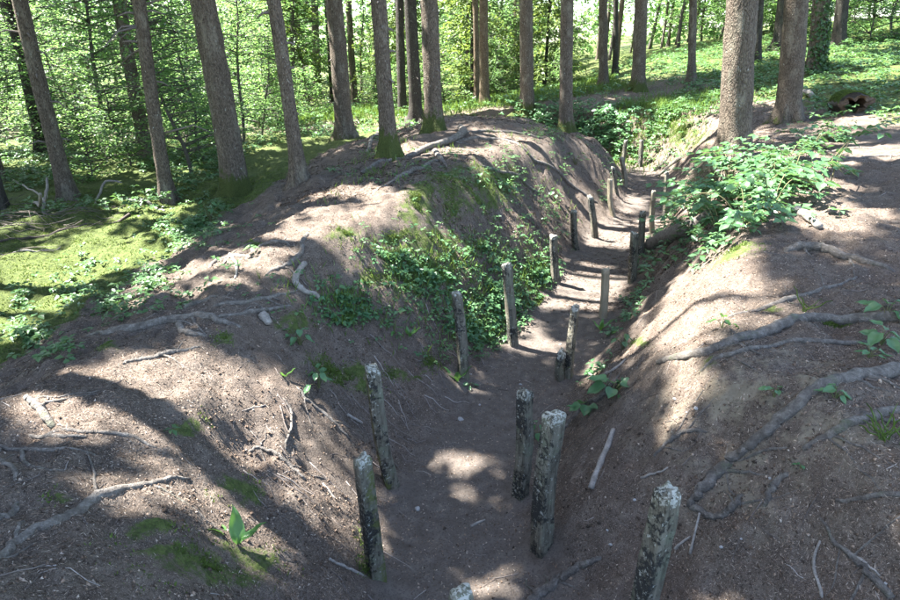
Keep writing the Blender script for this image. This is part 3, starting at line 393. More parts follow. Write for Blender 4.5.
TREE_INFO={  # key: (label, mossy, bark, crown base, top, crown radius, stubs, stub length)
'a':('slim grey spruce leaning left at the far left of the moss',.35,0,6.5,19,2.3,16,.25),
'b':('slim spruce with brittle dead twigs, its foot lit white by the moss',.2,0,6.5,18,2.2,26,.6),
'c':('stout spruce with a green mossy foot on the left edge of the berm',.95,0,7.5,22,2.7,14,.10),
'd':('thin spruce on the berm right of the mossy-footed stout spruce',.1,0,7,18,2.1,14,.12),
'e':('dark spruce in the hollow behind the berm, left of the pale crest tree',.4,0,8,22,2.6,16,.12),
'f':('knotty spruce with a mossy foot on the berm, shoots beside it',.8,0,7.5,20,2.3,22,.06),
'g':('dark spruce trunk close behind the pale crest tree, on its left',.2,2,8,21,2.5,10,.15),
'h':('pale grey spruce on the bare berm crest with a big looping root',.75,0,8,22,2.6,12,.06),
'i':('thin dark trunk between the knotty spruce and the dark crest spruce',.2,2,8,19,2.,8,.2),
'j':('thin far trunk right behind the dark hollow spruce',.1,0,9,20,2.,8,.2),
'k':('far pale green forked trunk among the bright left undergrowth',.3,0,9,20,2.2,8,.2),
'l':('yellow-brown sunlit trunk standing in the bright glade',.1,1,8,20,2.2,8,.1),
'm':('narrow ochre trunk touching the sunlit yellow one on its left',.1,1,8,19,2.,6,.1),
'n':('thin far ochre trunk behind the dark spruce at the berm end',.1,1,9,19,2.,6,.1),
'o':('dark straight spruce with a broad shady foot at the far berm end',.6,0,8,22,2.5,8,.08),
'p':('straight spruce with mossy foot at the trench corner',.7,0,8,21,2.4,18,.06),
'q':('far trunk with a pale sunlit foot beyond the trench end',.2,0,9,20,2.2,6,.1),
'r':('very thin dark trunk just behind the pale-footed far one',.1,2,9,18,1.8,6,.15),
's':('far spruce with mossy flared foot at the top of the far bank',.7,0,8.5,21,2.4,10,.08),
't':('slender far trunk between the mossy-footed one and the nearest spruce',.2,0,9,20,2.1,8,.1),
'u':('thickest spruce with scaly grey bark, rising out of the brambles',.25,0,9,24,2.8,6,.04),
'v':('second thick spruce behind the brambles on the right bank',.35,0,8.5,23,2.6,14,.05),
'w':('white sunlit trunk clad with ivy on the right hillside',.3,0,9,22,2.4,6,.1),
'x':('dark trunk beside the white ivy-clad one, highest on the hillside',.2,2,9,22,2.3,6,.1),
'y':('dark trunk on the hillside seen between the two thick spruces',.2,2,9,21,2.2,6,.1),
'z':('thin trunk peeping out right behind the thickest spruce',.2,2,9,19,1.8,6,.1),
'aa':('far pale trunk in the bright wood right of the stout spruce',.2,0,9,20,2.2,8,.2),
'ab':('dark trunk cut by the left edge of the picture',.3,2,7,18,2.2,10,.2)}
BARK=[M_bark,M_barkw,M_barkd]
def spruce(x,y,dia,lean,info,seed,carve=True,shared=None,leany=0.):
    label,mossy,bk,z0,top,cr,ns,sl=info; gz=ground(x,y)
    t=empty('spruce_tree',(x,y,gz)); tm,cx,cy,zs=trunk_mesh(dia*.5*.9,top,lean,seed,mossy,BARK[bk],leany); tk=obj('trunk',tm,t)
    if ns: obj('dead_twigs',stub_mesh(cx,cy,zs,dia*.45,top,seed,ns,sl),tk,kind='stuff')
    ox=float(np.interp(z0+3,zs,cx)); oy=float(np.interp(z0+3,zs,cy))
    if shared is None:
        cm=crown_mesh(x+ox,y+oy,gz,z0,top,cr,seed+50,carve)
        c=obj('crown',cm,t,kind='stuff'); c.location=(ox,oy,0)
    else:
        c=obj('crown',shared,t,kind='stuff'); c.location=(ox,oy,0); c.rotation_euler=(0,0,seed*1.7)
    tag(t,label,'tree'); return t
far_crown=crown_mesh(0,0,0,9.5,21,1.7,777,False,.6)
seed=100
for k,(x,y,dia,lean) in TREES.items():
    seed+=1; lean=max(-.13,min(.06,lean))
    t=spruce(x,y,dia,lean,TREE_INFO[k],seed,shared=far_crown if y>26 else None)
    t['group']='spruces in view'
    if k=='w':
        r_=np.random.default_rng(8); n_=900; zz=r_.uniform(0,1,n_)**1.5*3.2; aa=r_.normal(5.2,.9,n_); rr=dia*.5*.95+.03+.25*np.exp(-zz/.2)*dia; d_=np.stack([np.cos(aa),np.sin(aa),0*aa],-1); p_=d_*rr[:,None]+np.stack([lean*zz,0*zz,zz],-1)
        v,f=leaves_np(p_,rand_dir(n_)+[0,0,-.5],d_+rand_dir(n_)*.4,.09,.075); obj('ivy',mesh_np('ivy',v,f,M_cover_early,False,{'tint':np.repeat(r_.uniform(0,1,n_),4)}),t,kind='stuff')
# spruces added to shade the hollow, most of them unseen past the left edge
SHADE=[(-6.5,7.2),(-5.05,4.15),(-6.8,3.0),(-9.6,7.6),(-8.4,4.1),(-11.8,5.6),(-7.0,1.4),(-10.6,1.8),(-13.4,9.4),(-13.0,2.6),(-14.8,6.2),(-16.6,10.2),(-17.6,4.6),(-5.2,-1.2),(-9.0,-2.2),
       (-9.9,13.6),(-12.4,12.6),(-15.6,13.8),(-14.6,18.2),(-7.8,16.2),(-11.2,17.4),(-18.4,16.2),(-19.8,8.2),(-20.5,12.4)]
for i,(x,y) in enumerate(SHADE):
    seed+=1; inview=abs(x)<.80*y
    lab=('spruce trunk among the dim left undergrowth behind the moss' if inview else 'unseen tall spruce added past the left edge to shade the hollow')
    t=spruce(x,y,.3+.12*(i%3)/2,random.uniform(-.02,.02),(lab,.2,0 if i%2 else 2,6.5+.5*(i%4),(26 if i<2 else 19+i%4),(3.9 if i<2 else 2.5+.3*(i%2)),8,.25),seed)  # first two enlarged so their shade reaches the right bank
    t['group']='spruces of the dim left wood' if inview else 'added spruces past the left edge'
# ---------------------------------------------------------------- understorey of the wood behind
def sapling_mesh(seed,h,r,nb,leaf=.10,low=.12,lay=14):
    rs=np.random.default_rng(seed); B=Bag(); P=[];D=[];Nn=[];T=[]
    st=[np.array([0,0,-.2])]; 
    for i in range(6): st.append(st[-1]+np.array([rs.normal()*.12,rs.normal()*.12,h*.92/6+(.2/6)]))
    st=np.array(st); B.add(*tube_np(spline(st,3),np.linspace(.05*h/5,.008,18 if len(spline(st,3))==18 else len(spline(st,3))),6))
    for b in range(nb):
        u=rs.uniform(low,1)**.9; o=np.array([np.interp(u,np.linspace(0,1,7),st[:,i]) for i in range(3)]); az=rs.uniform(0,6.283)
        L=r*(1-.72*u**1.6)*rs.uniform(.6,1.15); d=np.array([math.cos(az),math.sin(az),rs.uniform(-.05,.45)])
        e=o+d*L+np.array([0,0,-.14*L]); m=o+d*L*.5+rs.normal(size=3)*.06*L; q=spline([o,m,e],4); B.add(*tube_np(q,np.linspace(.016,.004,len(q)),4))
        k=int(lay*L/r*1.6)+6; t=rs.uniform(.15,1,k)[:,None]; c=o+(e-o)*t+np.where(t<.5,(m-(o+e)/2)*2*t,(m-(o+e)/2)*2*(1-t)); s=np.array([-d[1],d[0],0.]); sd=rs.choice([-1,1],k)[:,None]
        w=rs.uniform(.02,.42,k)[:,None]*L*.6*(1.2-t)
        P.append(c+s*sd*w+rs.normal(size=(k,3))*[.04,.04,.05]); D.append(s*sd+d*rs.uniform(.2,1.,k)[:,None]+rs.normal(size=(k,3))*.3+[0,0,-.15]); Nn.append(np.array([0,0,1.])+rs.normal(size=(k,3))*.4); T.append(rs.uniform(0,1,k))
    P=np.concatenate(P);D=np.concatenate(D);Nn=np.concatenate(Nn);T=np.concatenate(T); k=len(P)
    v,f=leaves_np(P,D,Nn,rs.uniform(.8,1.35,k)*leaf,rs.uniform(.45,.75,k)*leaf,.12)
    return B.mesh('stem',M_barkd_plain,True),mesh_np('foliage',v,f,M_leaf,False,{'tint':np.repeat(T,4)})
M_barkd_plain=wood_material('sapling_bark',(.03,.026,.02),(.07,.06,.045),(.12,.105,.08))
SAP=[sapling_mesh(300+i,h,r,nb,leaf,low,lay) for i,(h,r,nb,leaf,low,lay) in enumerate([(6.5,2.0,110,.105,.12,24),(5.0,1.8,100,.10,.08,24),(8.0,2.3,125,.115,.2,26),(3.2,1.3,80,.09,.05,20),(2.0,1.1,70,.085,.02,18),(9.5,2.8,140,.125,.25,28)])]
def sapling(x,y,kind,s,label,group,name='beech_sapling',cat='sapling'):
    t=empty(name,(x,y,ground(x,y)),random.uniform(0,6.28)); t.scale=(s,s,s*random.uniform(.9,1.1)); obj('stem',SAP[kind][0],t); obj('foliage',SAP[kind][1],t,kind='stuff'); return tag(t,label,cat,group)
rs=random.Random(5); spots=[]
def free(x,y,dmin): return all((x-a)**2+(y-b)**2>dmin*dmin for a,b in spots) and all((x-q[0])**2+(y-q[1])**2>.8 for q in TREES.values())
for n_,(x0,x1,y0,y1,ks,s0,s1,dm,lab,grp) in {44:(-21,-5.2,13.,25,(0,1,3,4),.75,1.05,1.5,'leafy sapling in the shady thicket left of the stout spruce','saplings of the left thicket'),
      40:(-24,8,29,46,(0,1,2,5),.9,1.4,2.2,'bright leafy sapling of the sunny wood behind the berm','saplings of the sunny wood'),
      38:(10,34,26,46,(0,2,5,1),.9,1.4,2.3,'leafy sapling in the wood along the hilltop at right','saplings of the hilltop wood'),
      26:(13,32,23.5,36,(3,4,1),.9,1.3,1.5,'low leafy bush along the hilltop behind the ivy-clad trunk','bushes of the hilltop'),
      12:(-3.2,5,24.5,30,(3,4),.7,1.,1.6,'low bush in the bright glade behind the berm','bushes of the glade')}.items():
    c=0
    for _ in range(4000):
        if c>=n_: break
        x=rs.uniform(x0,x1);y=rs.uniform(y0,y1)
        if abs(x)>.9*y+2 or not free(x,y,dm): continue
        spots.append((x,y)); c+=1; sapling(x,y,rs.choice(ks),rs.uniform(s0,s1),lab,grp)
M_needle2=leaf_material('young_needle_foliage',(.07,.11,.03),(.15,.21,.06),.45,.5)
ys=crown_mesh(0,0,0,.5,9.5,2.3,801,False,1.25,M_needle2,.75)
YS_LABEL=['pale young spruce with hanging branches behind the yellow-brown sunlit trunk','pale young spruce left of the sunlit ochre trunks, farther back','young spruce with drooping sprays behind the corner spruce','young spruce with drooping sprays far behind the dark hollow spruce']
for (x,y,s_),lb in zip([(.9,27.5,1.),(-2.2,31.5,1.05),(3.9,27.,.9),(-7.5,30.5,1.)],YS_LABEL):
    t=empty('young_spruce',(x,y,ground(x,y)),x); t.scale=(s_,s_,s_); tm,_,_,_=trunk_mesh(.09,9.3,0.,int(y*10),.1,M_barkd,n=10); obj('trunk',tm,t); c=obj('crown',ys,t,kind='stuff'); tag(t,lb,'tree','young spruces of the sunny wood')
thin=[trunk_mesh(.5,15,.01*i,950+i,.1,[M_bark,M_barkd,M_barkw][i%3],n=10)[0] for i in range(3)]; c=0
for _ in range(900):
    if c>=30: break
    x=rs.uniform(-26,22); y=rs.uniform(26,45)
    if abs(x)>.8*y or not free(x,y,1.2): continue
    spots.append((x,y)); d_=rs.uniform(.16,.34); t=empty('thin_tree',(x,y,ground(x,y)),rs.uniform(0,6)); o=obj('trunk',thin[c%3],t); o.scale=(d_,d_,1.); o=obj('crown',far_crown,t,kind='stuff'); o.scale=(.7,.7,.75); tag(t,'thin far trunk deep in the '+('left' if x<-6 else 'middle' if x<8 else 'right')+' of the sunny wood','tree','thin trunks deep in the '+('left' if x<-6 else 'middle' if x<8 else 'right')+' wood'); c+=1
# far wood: one mass of leaves past the saplings
def far_wood():
    rs=np.random.default_rng(77); P=[];T=[]
    for i in range(330):
        a=rs.uniform(-1.05,1.05); R=rs.uniform(46,66); x=R*math.sin(a); y=R*math.cos(a); z=rs.uniform(0,17)*rs.uniform(.5,1); k=260
        c=rs.normal(size=(k,3)); c=c/np.linalg.norm(c,axis=1)[:,None]*rs.uniform(.35,1,k)[:,None]**.6*[2.4,2.4,1.7]
        P.append(c+[x,y,z+ground(x,y)]); T.append(np.clip(rs.uniform(0,1,k),0,1))
    P=np.concatenate(P);T=np.concatenate(T);k=len(P); v,f=leaves_np(P,rand_dir(k),np.array([0,0,1.])+rand_dir(k)*.9,rs.uniform(.3,.55,k),rs.uniform(.2,.35,k),.1)
    return tag(obj('far_woodland',mesh_np('far_woodland',v,f,M_leaf,False,{'tint':np.repeat(T,4)})),'mass of bright leaves of the far wood',None,None,'stuff')
far_wood()
# ---------------------------------------------------------------- posts of the trench
POST_LABEL={'a':'lichen-capped wooden post on the left, second nearest, moss at its foot','b':'leaning square post with mossy flank on the left below the mossy edge',
'c':'slim grey post at the left of the leafy patch','d':'rough post standing inside the leafy patch on the left','e':'lichened post at the far edge of the leafy patch',
'f':'short dark post left of the path, third beyond the leafy patch edge','g':'leaning post on the left where a trunk shadow crosses the path','h':'pale sunlit post on the left of the far path',
'i':'thin leaning post just behind the pale sunlit left one','j':'leaning post on the left at the far path end','k':'farthest post, before the dark bush','l':'upright dark post alone on the right of the far end',
'm':'post on the right below the overhanging bank roots','n':'pale post on the right beside the brambles, second from the overhang','o':'dark narrow post just behind the flat slab post','p':'flat dark slab-like post on the right of the path',
'q':'yellowish post with a pale top behind the right slope','r':'grey post with a broken slab at its foot, right of the path','s':'tall square lichened post, left one of the near pair','t':'widest black-and-white lichened post, right one of the near pair',
'u':'nearest post at bottom right with white lichen top, cut by the frame','v':'tip of a post at the bottom edge of the path'}
def post_mesh(h,w,lean,seed,mossy,slant,pale=0.):
    rs=np.random.default_rng(seed); n=16; zs=np.concatenate([np.linspace(-.22,h-.03,30),[h-.012,h]]); side=np.array([-.9,-.32,.32,.9]); pts=np.concatenate([np.stack([side,-np.ones(4)],-1),np.stack([np.ones(4),side],-1),np.stack([-side,np.ones(4)],-1),np.stack([-np.ones(4),-side],-1)]); yaw=rs.uniform(.15,.7); a=np.arctan2(pts[:,1],pts[:,0])+yaw
    sq=np.hypot(pts[:,0],pts[:,1])*.92
    ax=rs.uniform(.85,1.1); V_=[]; bend=rs.normal(0,.012,2); fa=[];tp=[];mo=[]
    dep=rs.uniform(0,6.28)
    for i,z in enumerate(zs):
        u=max(z,0)/h; r=w*.5*(1.06-.10*u)*sq*(1+.05*vnoise(a*2.2+seed,np.full(n,z*7.),seed)+.05*vnoise(a*5,np.full(n,z*22.),seed+1))
        r=r*(1-.16*np.clip(vnoise(np.full(n,z*3.1),a*.9+seed,seed+2)-.25,0,1))
        if i>=len(zs)-2: r=r*(.97 if i==len(zs)-2 else .86)
        zz=z+(np.cos(a-dep)*slant*w*.5+ .014*vnoise(a*2.3,np.full(n,1.),seed+7) if z>h-.06 else 0)
        x=np.cos(a)*r*ax+lean*z+bend[0]*math.sin(u*4); y=np.sin(a)*r+bend[1]*math.sin(u*3.5)
        V_.append(np.stack([x,y,np.broadcast_to(zz,x.shape)],-1)); fa.append(np.clip(np.cos(a-3.6),0,1)*(.6+.4*math.sin(z*9+seed))); tp.append(np.full(n,1. if z>h-.05 else 0.)); mo.append(np.clip(np.cos(a-(3.3 if seed%2 else 5.9)),0,1)*mossy+np.full(n,mossy*.6*math.exp(-max(z,0)/.12)))
    V_=np.concatenate(V_+[np.array([[lean*h,0,h+.004]])]); m=len(zs); i=np.arange(m-1)[:,None]*n; j=np.arange(n)[None]; j2=(j+1)%n
    q=np.stack([i+j,i+j2,i+n+j2,i+n+j],-1).reshape(-1,4); f=np.concatenate([q[:,[0,1,2]],q[:,[0,2,3]]]); jj=np.arange(n); l=(m-1)*n
    f=np.concatenate([f,np.stack([l+jj,l+(jj+1)%n,np.full(n,m*n)],-1)])
    pad=lambda L,c: np.r_[np.concatenate(L),c]
    return mesh_np('post',V_,f,M_post,False,{'face':pad(fa,0),'top':pad(tp,1),'mossy':pad(mo,0),'pale':np.full(len(V_),pale)})
for i,(k,(x,y,h,w,lean)) in enumerate(POSTS.items()):
    gz=ground(x,y); pm=post_mesh(h,w*.92,lean,500+i*3,.5 if k in 'ab' else .12,random.uniform(-.25,.25),.75 if k in 'hq' else .35 if k in 'nj' else 0.)
    if k=='r':
        t=empty('trench_post',(x,y,gz)); o=obj('shaft',pm,t); o.rotation_euler=(0,0,.2)
        s=post_mesh(.30,.075,-.05,777,.2,.9); obj('broken_slab',s,t,(-.085,-.03,0))
    elif k=='a':
        t=empty('trench_post',(x,y,gz)); obj('shaft',pm,t).rotation_euler=(0,0,.1)
        rs=np.random.default_rng(3); n_=900; c=np.stack([-.075+rs.normal(size=n_)*.028,-.02+rs.normal(size=n_)*.03,np.abs(rs.normal(size=n_))*.075],-1)
        v,f=leaves_np(c,rand_dir(n_)+[0,0,.9],rand_dir(n_),.022,.006); obj('moss_cushion',mesh_np('moss_cushion',v,f,M_mosst,False,{'tint':np.repeat(rs.uniform(0,1,n_),4)}),t,kind='stuff')
    else:
        t=obj('trench_post',pm,None,(x,y,gz)); t.rotation_euler=(0,0,random.uniform(-.25,.25)*0)
    tag(t,POST_LABEL[k],'post','posts lining the trench')
# ---------------------------------------------------------------- roots
ROOT_LABEL={'r01':'long sunlit root arching along the bottom left corner','r02':'pale root curving over the left foreground, ending in a hook','r02b':'short root strand below the curving pale one','r03':'thin straight root below the curving pale one at left edge',
'r04':'small bent root under the thin straight one at left','r05':'stubby pale root end sticking up at the left edge','r06':'small forked root touching the left edge','r06b':'short pale root stub above the long arching root','r06c':'dark thick root end at the left edge',
'r07':'pale flat root shining on the berm below the broad ridge root','r08':'broad low root ridge crossing the left berm','r08b':'short root branching off the broad ridge toward the camera','r09':'short dark root with pale tips on the left berm',
'r10':'dark root running toward the leafy patch, upper of two','r11':'dark root running toward the leafy patch, lower of two','r12':'root climbing the berm beside the bent pale stick','r14':'humped root on the sunny side of the berm','r14b':'thin root above the humped one in the sun',
'r15':'big pale root looping at the foot of the crest spruce','r16':'thin root running right from the looping root','r17':'long root running from the crest down the sunny trench side','r18':'mossy root running left down the berm from the crest spruce','r18b':'short root pointing at the camera below the crest spruce',
'r19':'root running left from the knotty spruce on the berm','r20':'thickest mossy root lying across the right bank','r21':'thin root running parallel below the thickest right root','r22':'long thick root descending the right bank to a fork','r22b':'curled fork end of the long descending root',
'r23':'thick root entering at the right edge below the long descending one','r24':'short upright root beside a dark hole in the right bank','r25':'thin reddish root left of the dark hole','r26':'thin pale root at the right edge above the corner','r27':'root sliding into the bottom right corner',
'r28':'small split root alone on the shaded right slope','r30':'smooth grey root at the bottom of the path beside the near posts','r31':'thin dark root slanting across the upper right bank','r32':'humped root in half sun below the brambles','r35':'left root hanging under the overhanging bank','r35b':'right root hanging under the overhanging bank',
'r36':'root along the trench edge by the heart-leaved plant','r37':'thin root running down the left trench wall','r38':'thin curved root edging the sunlit patch on the left','r39':'thin root in the dark hollow of the left wall','r40':'root at the foot of the knotty berm spruce','r41':'thin root across the sunny top of the right bank','r42':'second thin root across the top of the right bank, farther one','r43':'thin root on the mossy shoulder of the berm'}
for i,(k,d) in enumerate(ROOTS.items()):
    d=np.array(d).reshape(-1,3); q=spline(d,7); rs=np.random.default_rng(900+i); n_=len(q)
    lat=np.cumsum(rs.normal(size=n_))*.0; xy=q[:,:2]+rs.normal(size=(n_,2))*np.minimum(q[:,2:3]*.22,.006)
    u=np.linspace(0,1,n_)*n_/13.
    R=np.maximum(q[:,2],.005)*(.78+.16*vnoise(u+i*3.7,u*0,i)); 
    z=height(xy[:,0],xy[:,1],True)*.5+.5*np.convolve(np.pad(height(xy[:,0],xy[:,1]),2,'edge'),np.ones(5)/5,'valid')+R*(.08+.4*vnoise(u*.7+i,u*0+.5,i+3)); z[-1]-=R[-1]*.9; z[-2]-=R[-2]*.3
    if k not in('r15','r35','r35b'): z[0]-=R[0]*.8
    if k=='r15': z+=.07*np.sin(np.linspace(0,math.pi,n_))
    v,f=tube_np(np.c_[xy,z],R,12,.05,i); t=obj('tree_root',mesh_np('tree_root',v,clean(f),M_rootd if d[:,0].mean()>.3 else M_root,True)); tag(t,ROOT_LABEL[k],'root','roots laid bare on the banks')
    if n_>14 and R.max()>.012:
        for b_ in range(3):
            j=int(rs.integers(3,n_-4)); tg=xy[j+1]-xy[j-1]; tg=tg/np.hypot(*tg); sd=rs.choice([-1,1]); L=rs.uniform(.12,.4); st=np.linspace(0,1,8); dv=tg*rs.uniform(.3,.9)+sd*np.array([-tg[1],tg[0]])
            bx=xy[j]+dv*L*st[:,None]+np.cumsum(rs.normal(size=(8,2))*.012,0)*st[:,None]; br=np.linspace(max(R[j]*.42,.004),.002,8); bz=height(bx[:,0],bx[:,1])+br*.3; bz[-1]-=.006
            v,f=tube_np(np.c_[bx,bz],br,6,.08,i+b_); obj('rootlet',mesh_np('rootlet',v,clean(f),M_rootd if d[:,0].mean()>.3 else M_root,True),t)
STICK_LABEL={'s1':('fallen_stick','smooth grey stick leaning on the right slope behind the near posts'),'s2':('fallen_stick','bent pale stick lying on the berm beside the leafy patch'),'log':('fallen_log','short decayed log beside the path under the brambles'),'s4':('fallen_stick','sunlit broken wood piece right of the brambles'),
's5':('fallen_log','long dark dead pole lying along the back of the moss'),'s6':('fallen_stick','thin pale stick on the moss at the left edge'),'s7':('fallen_branch','thin dead branch leaning up by the leftmost spruce'),'s8':('fallen_branch','small pale upright twig behind the dark pole'),
's9':('fallen_branch','bent dead branch between the two slim spruces'),'s10':('fallen_branch','short pale twig below the bent dead branch'),'s11':('fallen_branch','short pale twig crossing the upright one'),'s12':('fallen_branch','dead twig lying in the left thicket'),'s13':('fallen_stick','twig on the trench edge above the heart-leaved plant'),
's14':('fallen_stick','small twig in the sunny spot of the left wall'),'s15':('fallen_stick','small twig on the near path'),'s16':('fallen_stick','reddish bark piece beside the leaning left post'),'s17':('fallen_stick','thin twig above the bottom right corner'),'s18':('fallen_stick','upright thin twig right of the nearest post'),
's19':('fallen_stick','thin pale twig touching the nearest post'),'s20':('fallen_stick','thin twig above the nearest post'),'s21':('fallen_branch','dead branch in the brushwood behind the moss, right one'),'s22':('fallen_branch','dead branch in the brushwood behind the moss, middle one'),'s23':('fallen_branch','dead branch in the brushwood behind the moss, left one'),
's24':('fallen_branch','dead branch at the foot of the white-lit slim spruce'),'s25':('fallen_stick','short curved stick on the berm right of the humped root'),'s26':('fallen_stick','thin root-like twig at the foot of the second nearest left post'),'s27':('fallen_stick','thin twig in the bottom right corner'),'s28':('fallen_stick','tiny stick by the far mossy trunk'),'s30':('broken_stub','brown broken root stub at the mossy edge of the berm'),'s29':('fallen_stick','pale broken branch left of the hollow stump')}
for i,(k,d) in enumerate(STICKS.items()):
    if k in('s28','s12','s21','s22','s23'): continue
    d=np.array(d).reshape(-1,3); q=spline(d,6) if len(d)>2 else d[0]+(d[1]-d[0])*np.linspace(0,1,7)[:,None]; n_=len(q); rs=np.random.default_rng(1300+i)
    R=np.maximum(q[:,2]*(.55 if k in('s5','s6','s7','s9') else 1),.0035)*(1+.06*rs.normal(size=n_)); z=height(q[:,0],q[:,1])+R*.8
    if k in('s7','s8','s11','s18'): z+=np.linspace(0,.35 if k!='s18' else .08,n_)
    if k=='s9': z+=.12*np.sin(np.linspace(0,2.6,n_))
    v,f=tube_np(np.c_[q[:,:2],z],R,9,.05,i); nm,lb=STICK_LABEL[k]; t=obj(nm,mesh_np(nm,v,clean(f),M_rot if k in('s5',) else (M_root if k=='log' else M_stick),True)); tag(t,lb,'log' if 'log' in nm else 'stick' if 'stick' in nm else 'branch')
# ---------------------------------------------------------------- hollow stump on the right bank
def stump():
    x,y,z=STUMP; t=empty('hollow_stump',(x,y,ground(x,y)-.05),1.3); t.scale=(.85,.72,.68); rs=np.random.default_rng(5); n=28; a=np.linspace(0,2*math.pi,n,endpoint=False)
    jag=.045*rs.normal(size=n); out=[];inn=[]
    L=np.linspace(-.42,.42,9)
    for i,l in enumerate(L):
        r=.36*(1+.10*rs.normal(size=n)*.6+.12*np.cos(3*a+l*3)+.16*np.cos(2*a+1.)+.10*np.cos(7*a)); e=(jag if i in(0,8) else 0)*np.ones(n)
        out.append(np.stack([l+e*(1 if i else -1),np.cos(a)*r,np.sin(a)*r*.85+.24],-1)); r2=r*(.62+.12*np.cos(5*a+2))
        inn.append(np.stack([l+e*.9,np.cos(a)*r2,np.sin(a)*r2*.85+.24],-1))
    def shell(R,flip):
        v=np.concatenate(R); i=np.arange(len(R)-1)[:,None]*n; j=np.arange(n)[None]; j2=(j+1)%n; q=np.stack([i+j,i+j2,i+n+j2,i+n+j],-1).reshape(-1,4); return v,(q[:,::-1] if flip else q)
    v,f=shell(out,False); o=obj('shell',mesh_np('shell',v,f,M_rot,False),t); o.rotation_euler=(0,0,0)
    rim=np.concatenate([out[0],inn[0]]); j=np.arange(n); rf=np.stack([j,(j+1)%n,n+(j+1)%n,n+j],-1)
    v2,f2=shell(inn,True); v2=np.concatenate([v2,rim]); bk=np.stack([len(out)*n-n+j,len(out)*n-n+(j+1)%n,np.full(n,len(v2)),np.full(n,len(v2))],-1); v2=np.concatenate([v2,[[.30,0,.24]]]); f2=np.concatenate([f2,rf+len(out)*n,bk]); f2=clean(f2); o=obj('hollow_heart',mesh_np('heart',v2,f2,M_rotin,False),t); o.rotation_euler=(0,0,0)
    k=4200; aa=rs.uniform(.1,2.5,k); l=rs.uniform(-.4,.4,k); p=np.stack([l,np.cos(aa)*.40,np.sin(aa)*.35+.24],-1); v,f=leaves_np(p,rand_dir(k)*.8+np.stack([0*aa,np.cos(aa),np.sin(aa)],-1),rand_dir(k),.04,.014)
    o=obj('moss_cushion',mesh_np('moss',v,f,M_mosst,False,{'tint':np.repeat(rs.uniform(0,1,k),4)}),t,kind='stuff'); o.rotation_euler=(0,0,0)
    tag(t,'hollow rotten stump with mossy back lying on the right bank','stump')
stump()
# ---------------------------------------------------------------- plants
def ovate(name,mat,wide=.62,teeth=0.,seed=0):
    """one broad leaf along +X, cupped, 1 m long: two rows of faces either side of the midrib"""
    u=np.linspace(0,1,8); prof=np.sin(np.pi*u**.72)**.85*wide*.5; prof[0]=.02; prof[-1]=.0
    prof=prof*(1+teeth*np.where(np.arange(8)%2==0,-1,1)); zc=-.22*u**2+.05*np.sin(u*9); V_=[]
    for s,k in ((-1,1),(-.5,.0),(0,-.06),(.5,.0),(1,1)): V_.append(np.stack([u,s*prof,zc+np.abs(s)*prof*.32+(-.035 if s==0 else 0)],-1))
    v=np.concatenate(V_); i=np.arange(4)[:,None]*8+np.arange(7)[None]; f=np.stack([i,i+1,i+9,i+8],-1).reshape(-1,4)
    return mesh_np(name,v,f,mat,True,{'tint':np.tile(np.linspace(.3,.6,8),5)})
LEAF_B=[ovate('leaf',M_bram,w,.06,i) for i,w in enumerate((.62,.72,.55))]; LEAF_H=ovate('leaf',M_bram,.85); LEAF_L=ovate('leaf',M_fresh,.30); LEAF_F=ovate('leaf',M_fresh,.42); LEAF_G=ovate('leaf',M_grass,.035); LEAF_W=ovate('leaf',M_fresh,.58)
M_stemg=tint_material('green_stem',[(0,(.06,.09,.03)),(1,(.14,.12,.06))])
def place_leaf(parent,data,p,az,pitch,L,roll=0.):
    o=obj('leaf',data,parent,p); o.rotation_euler=(roll,-pitch,az); o.scale=(L,L,L); return o
def leaf_plant(name,x,y,label,cat,leaf,nl,h,L,seed,spread=.8,stemless=False,pitch=(.1,.7),group=None):
    rs=np.random.default_rng(seed); t=empty(name,(x,y,ground(x,y)-.005)); B=Bag()
    for i in range(nl):
        az=i*2.4+rs.uniform(-.5,.5); 
        if stemless: p=np.array([math.cos(az)*.01,math.sin(az)*.01,.005])
        else:
            hh=h*(.35+.65*(i+1)/nl)*rs.uniform(.8,1.1); rr=spread*h*rs.uniform(.25,1.)*(.5+.5*(1-i/nl)); p=np.array([math.cos(az)*rr,math.sin(az)*rr,hh]); q=spline([(0,0,-.02),(p[0]*.4,p[1]*.4,hh*.65),p],4); B.add(*tube_np(q,np.linspace(.004,.002,len(q)),5),rs.uniform(0,1))
        place_leaf(t,leaf if not isinstance(leaf,list) else leaf[i%len(leaf)],p,az,rs.uniform(*pitch) if stemless else rs.uniform(-.5,.25),L*rs.uniform(.75,1.2),rs.uniform(-.35,.35))
    if B.n: obj('stem',B.mesh('stem',M_stemg),t)
    return tag(t,label,cat,group)
PP=PLANTS
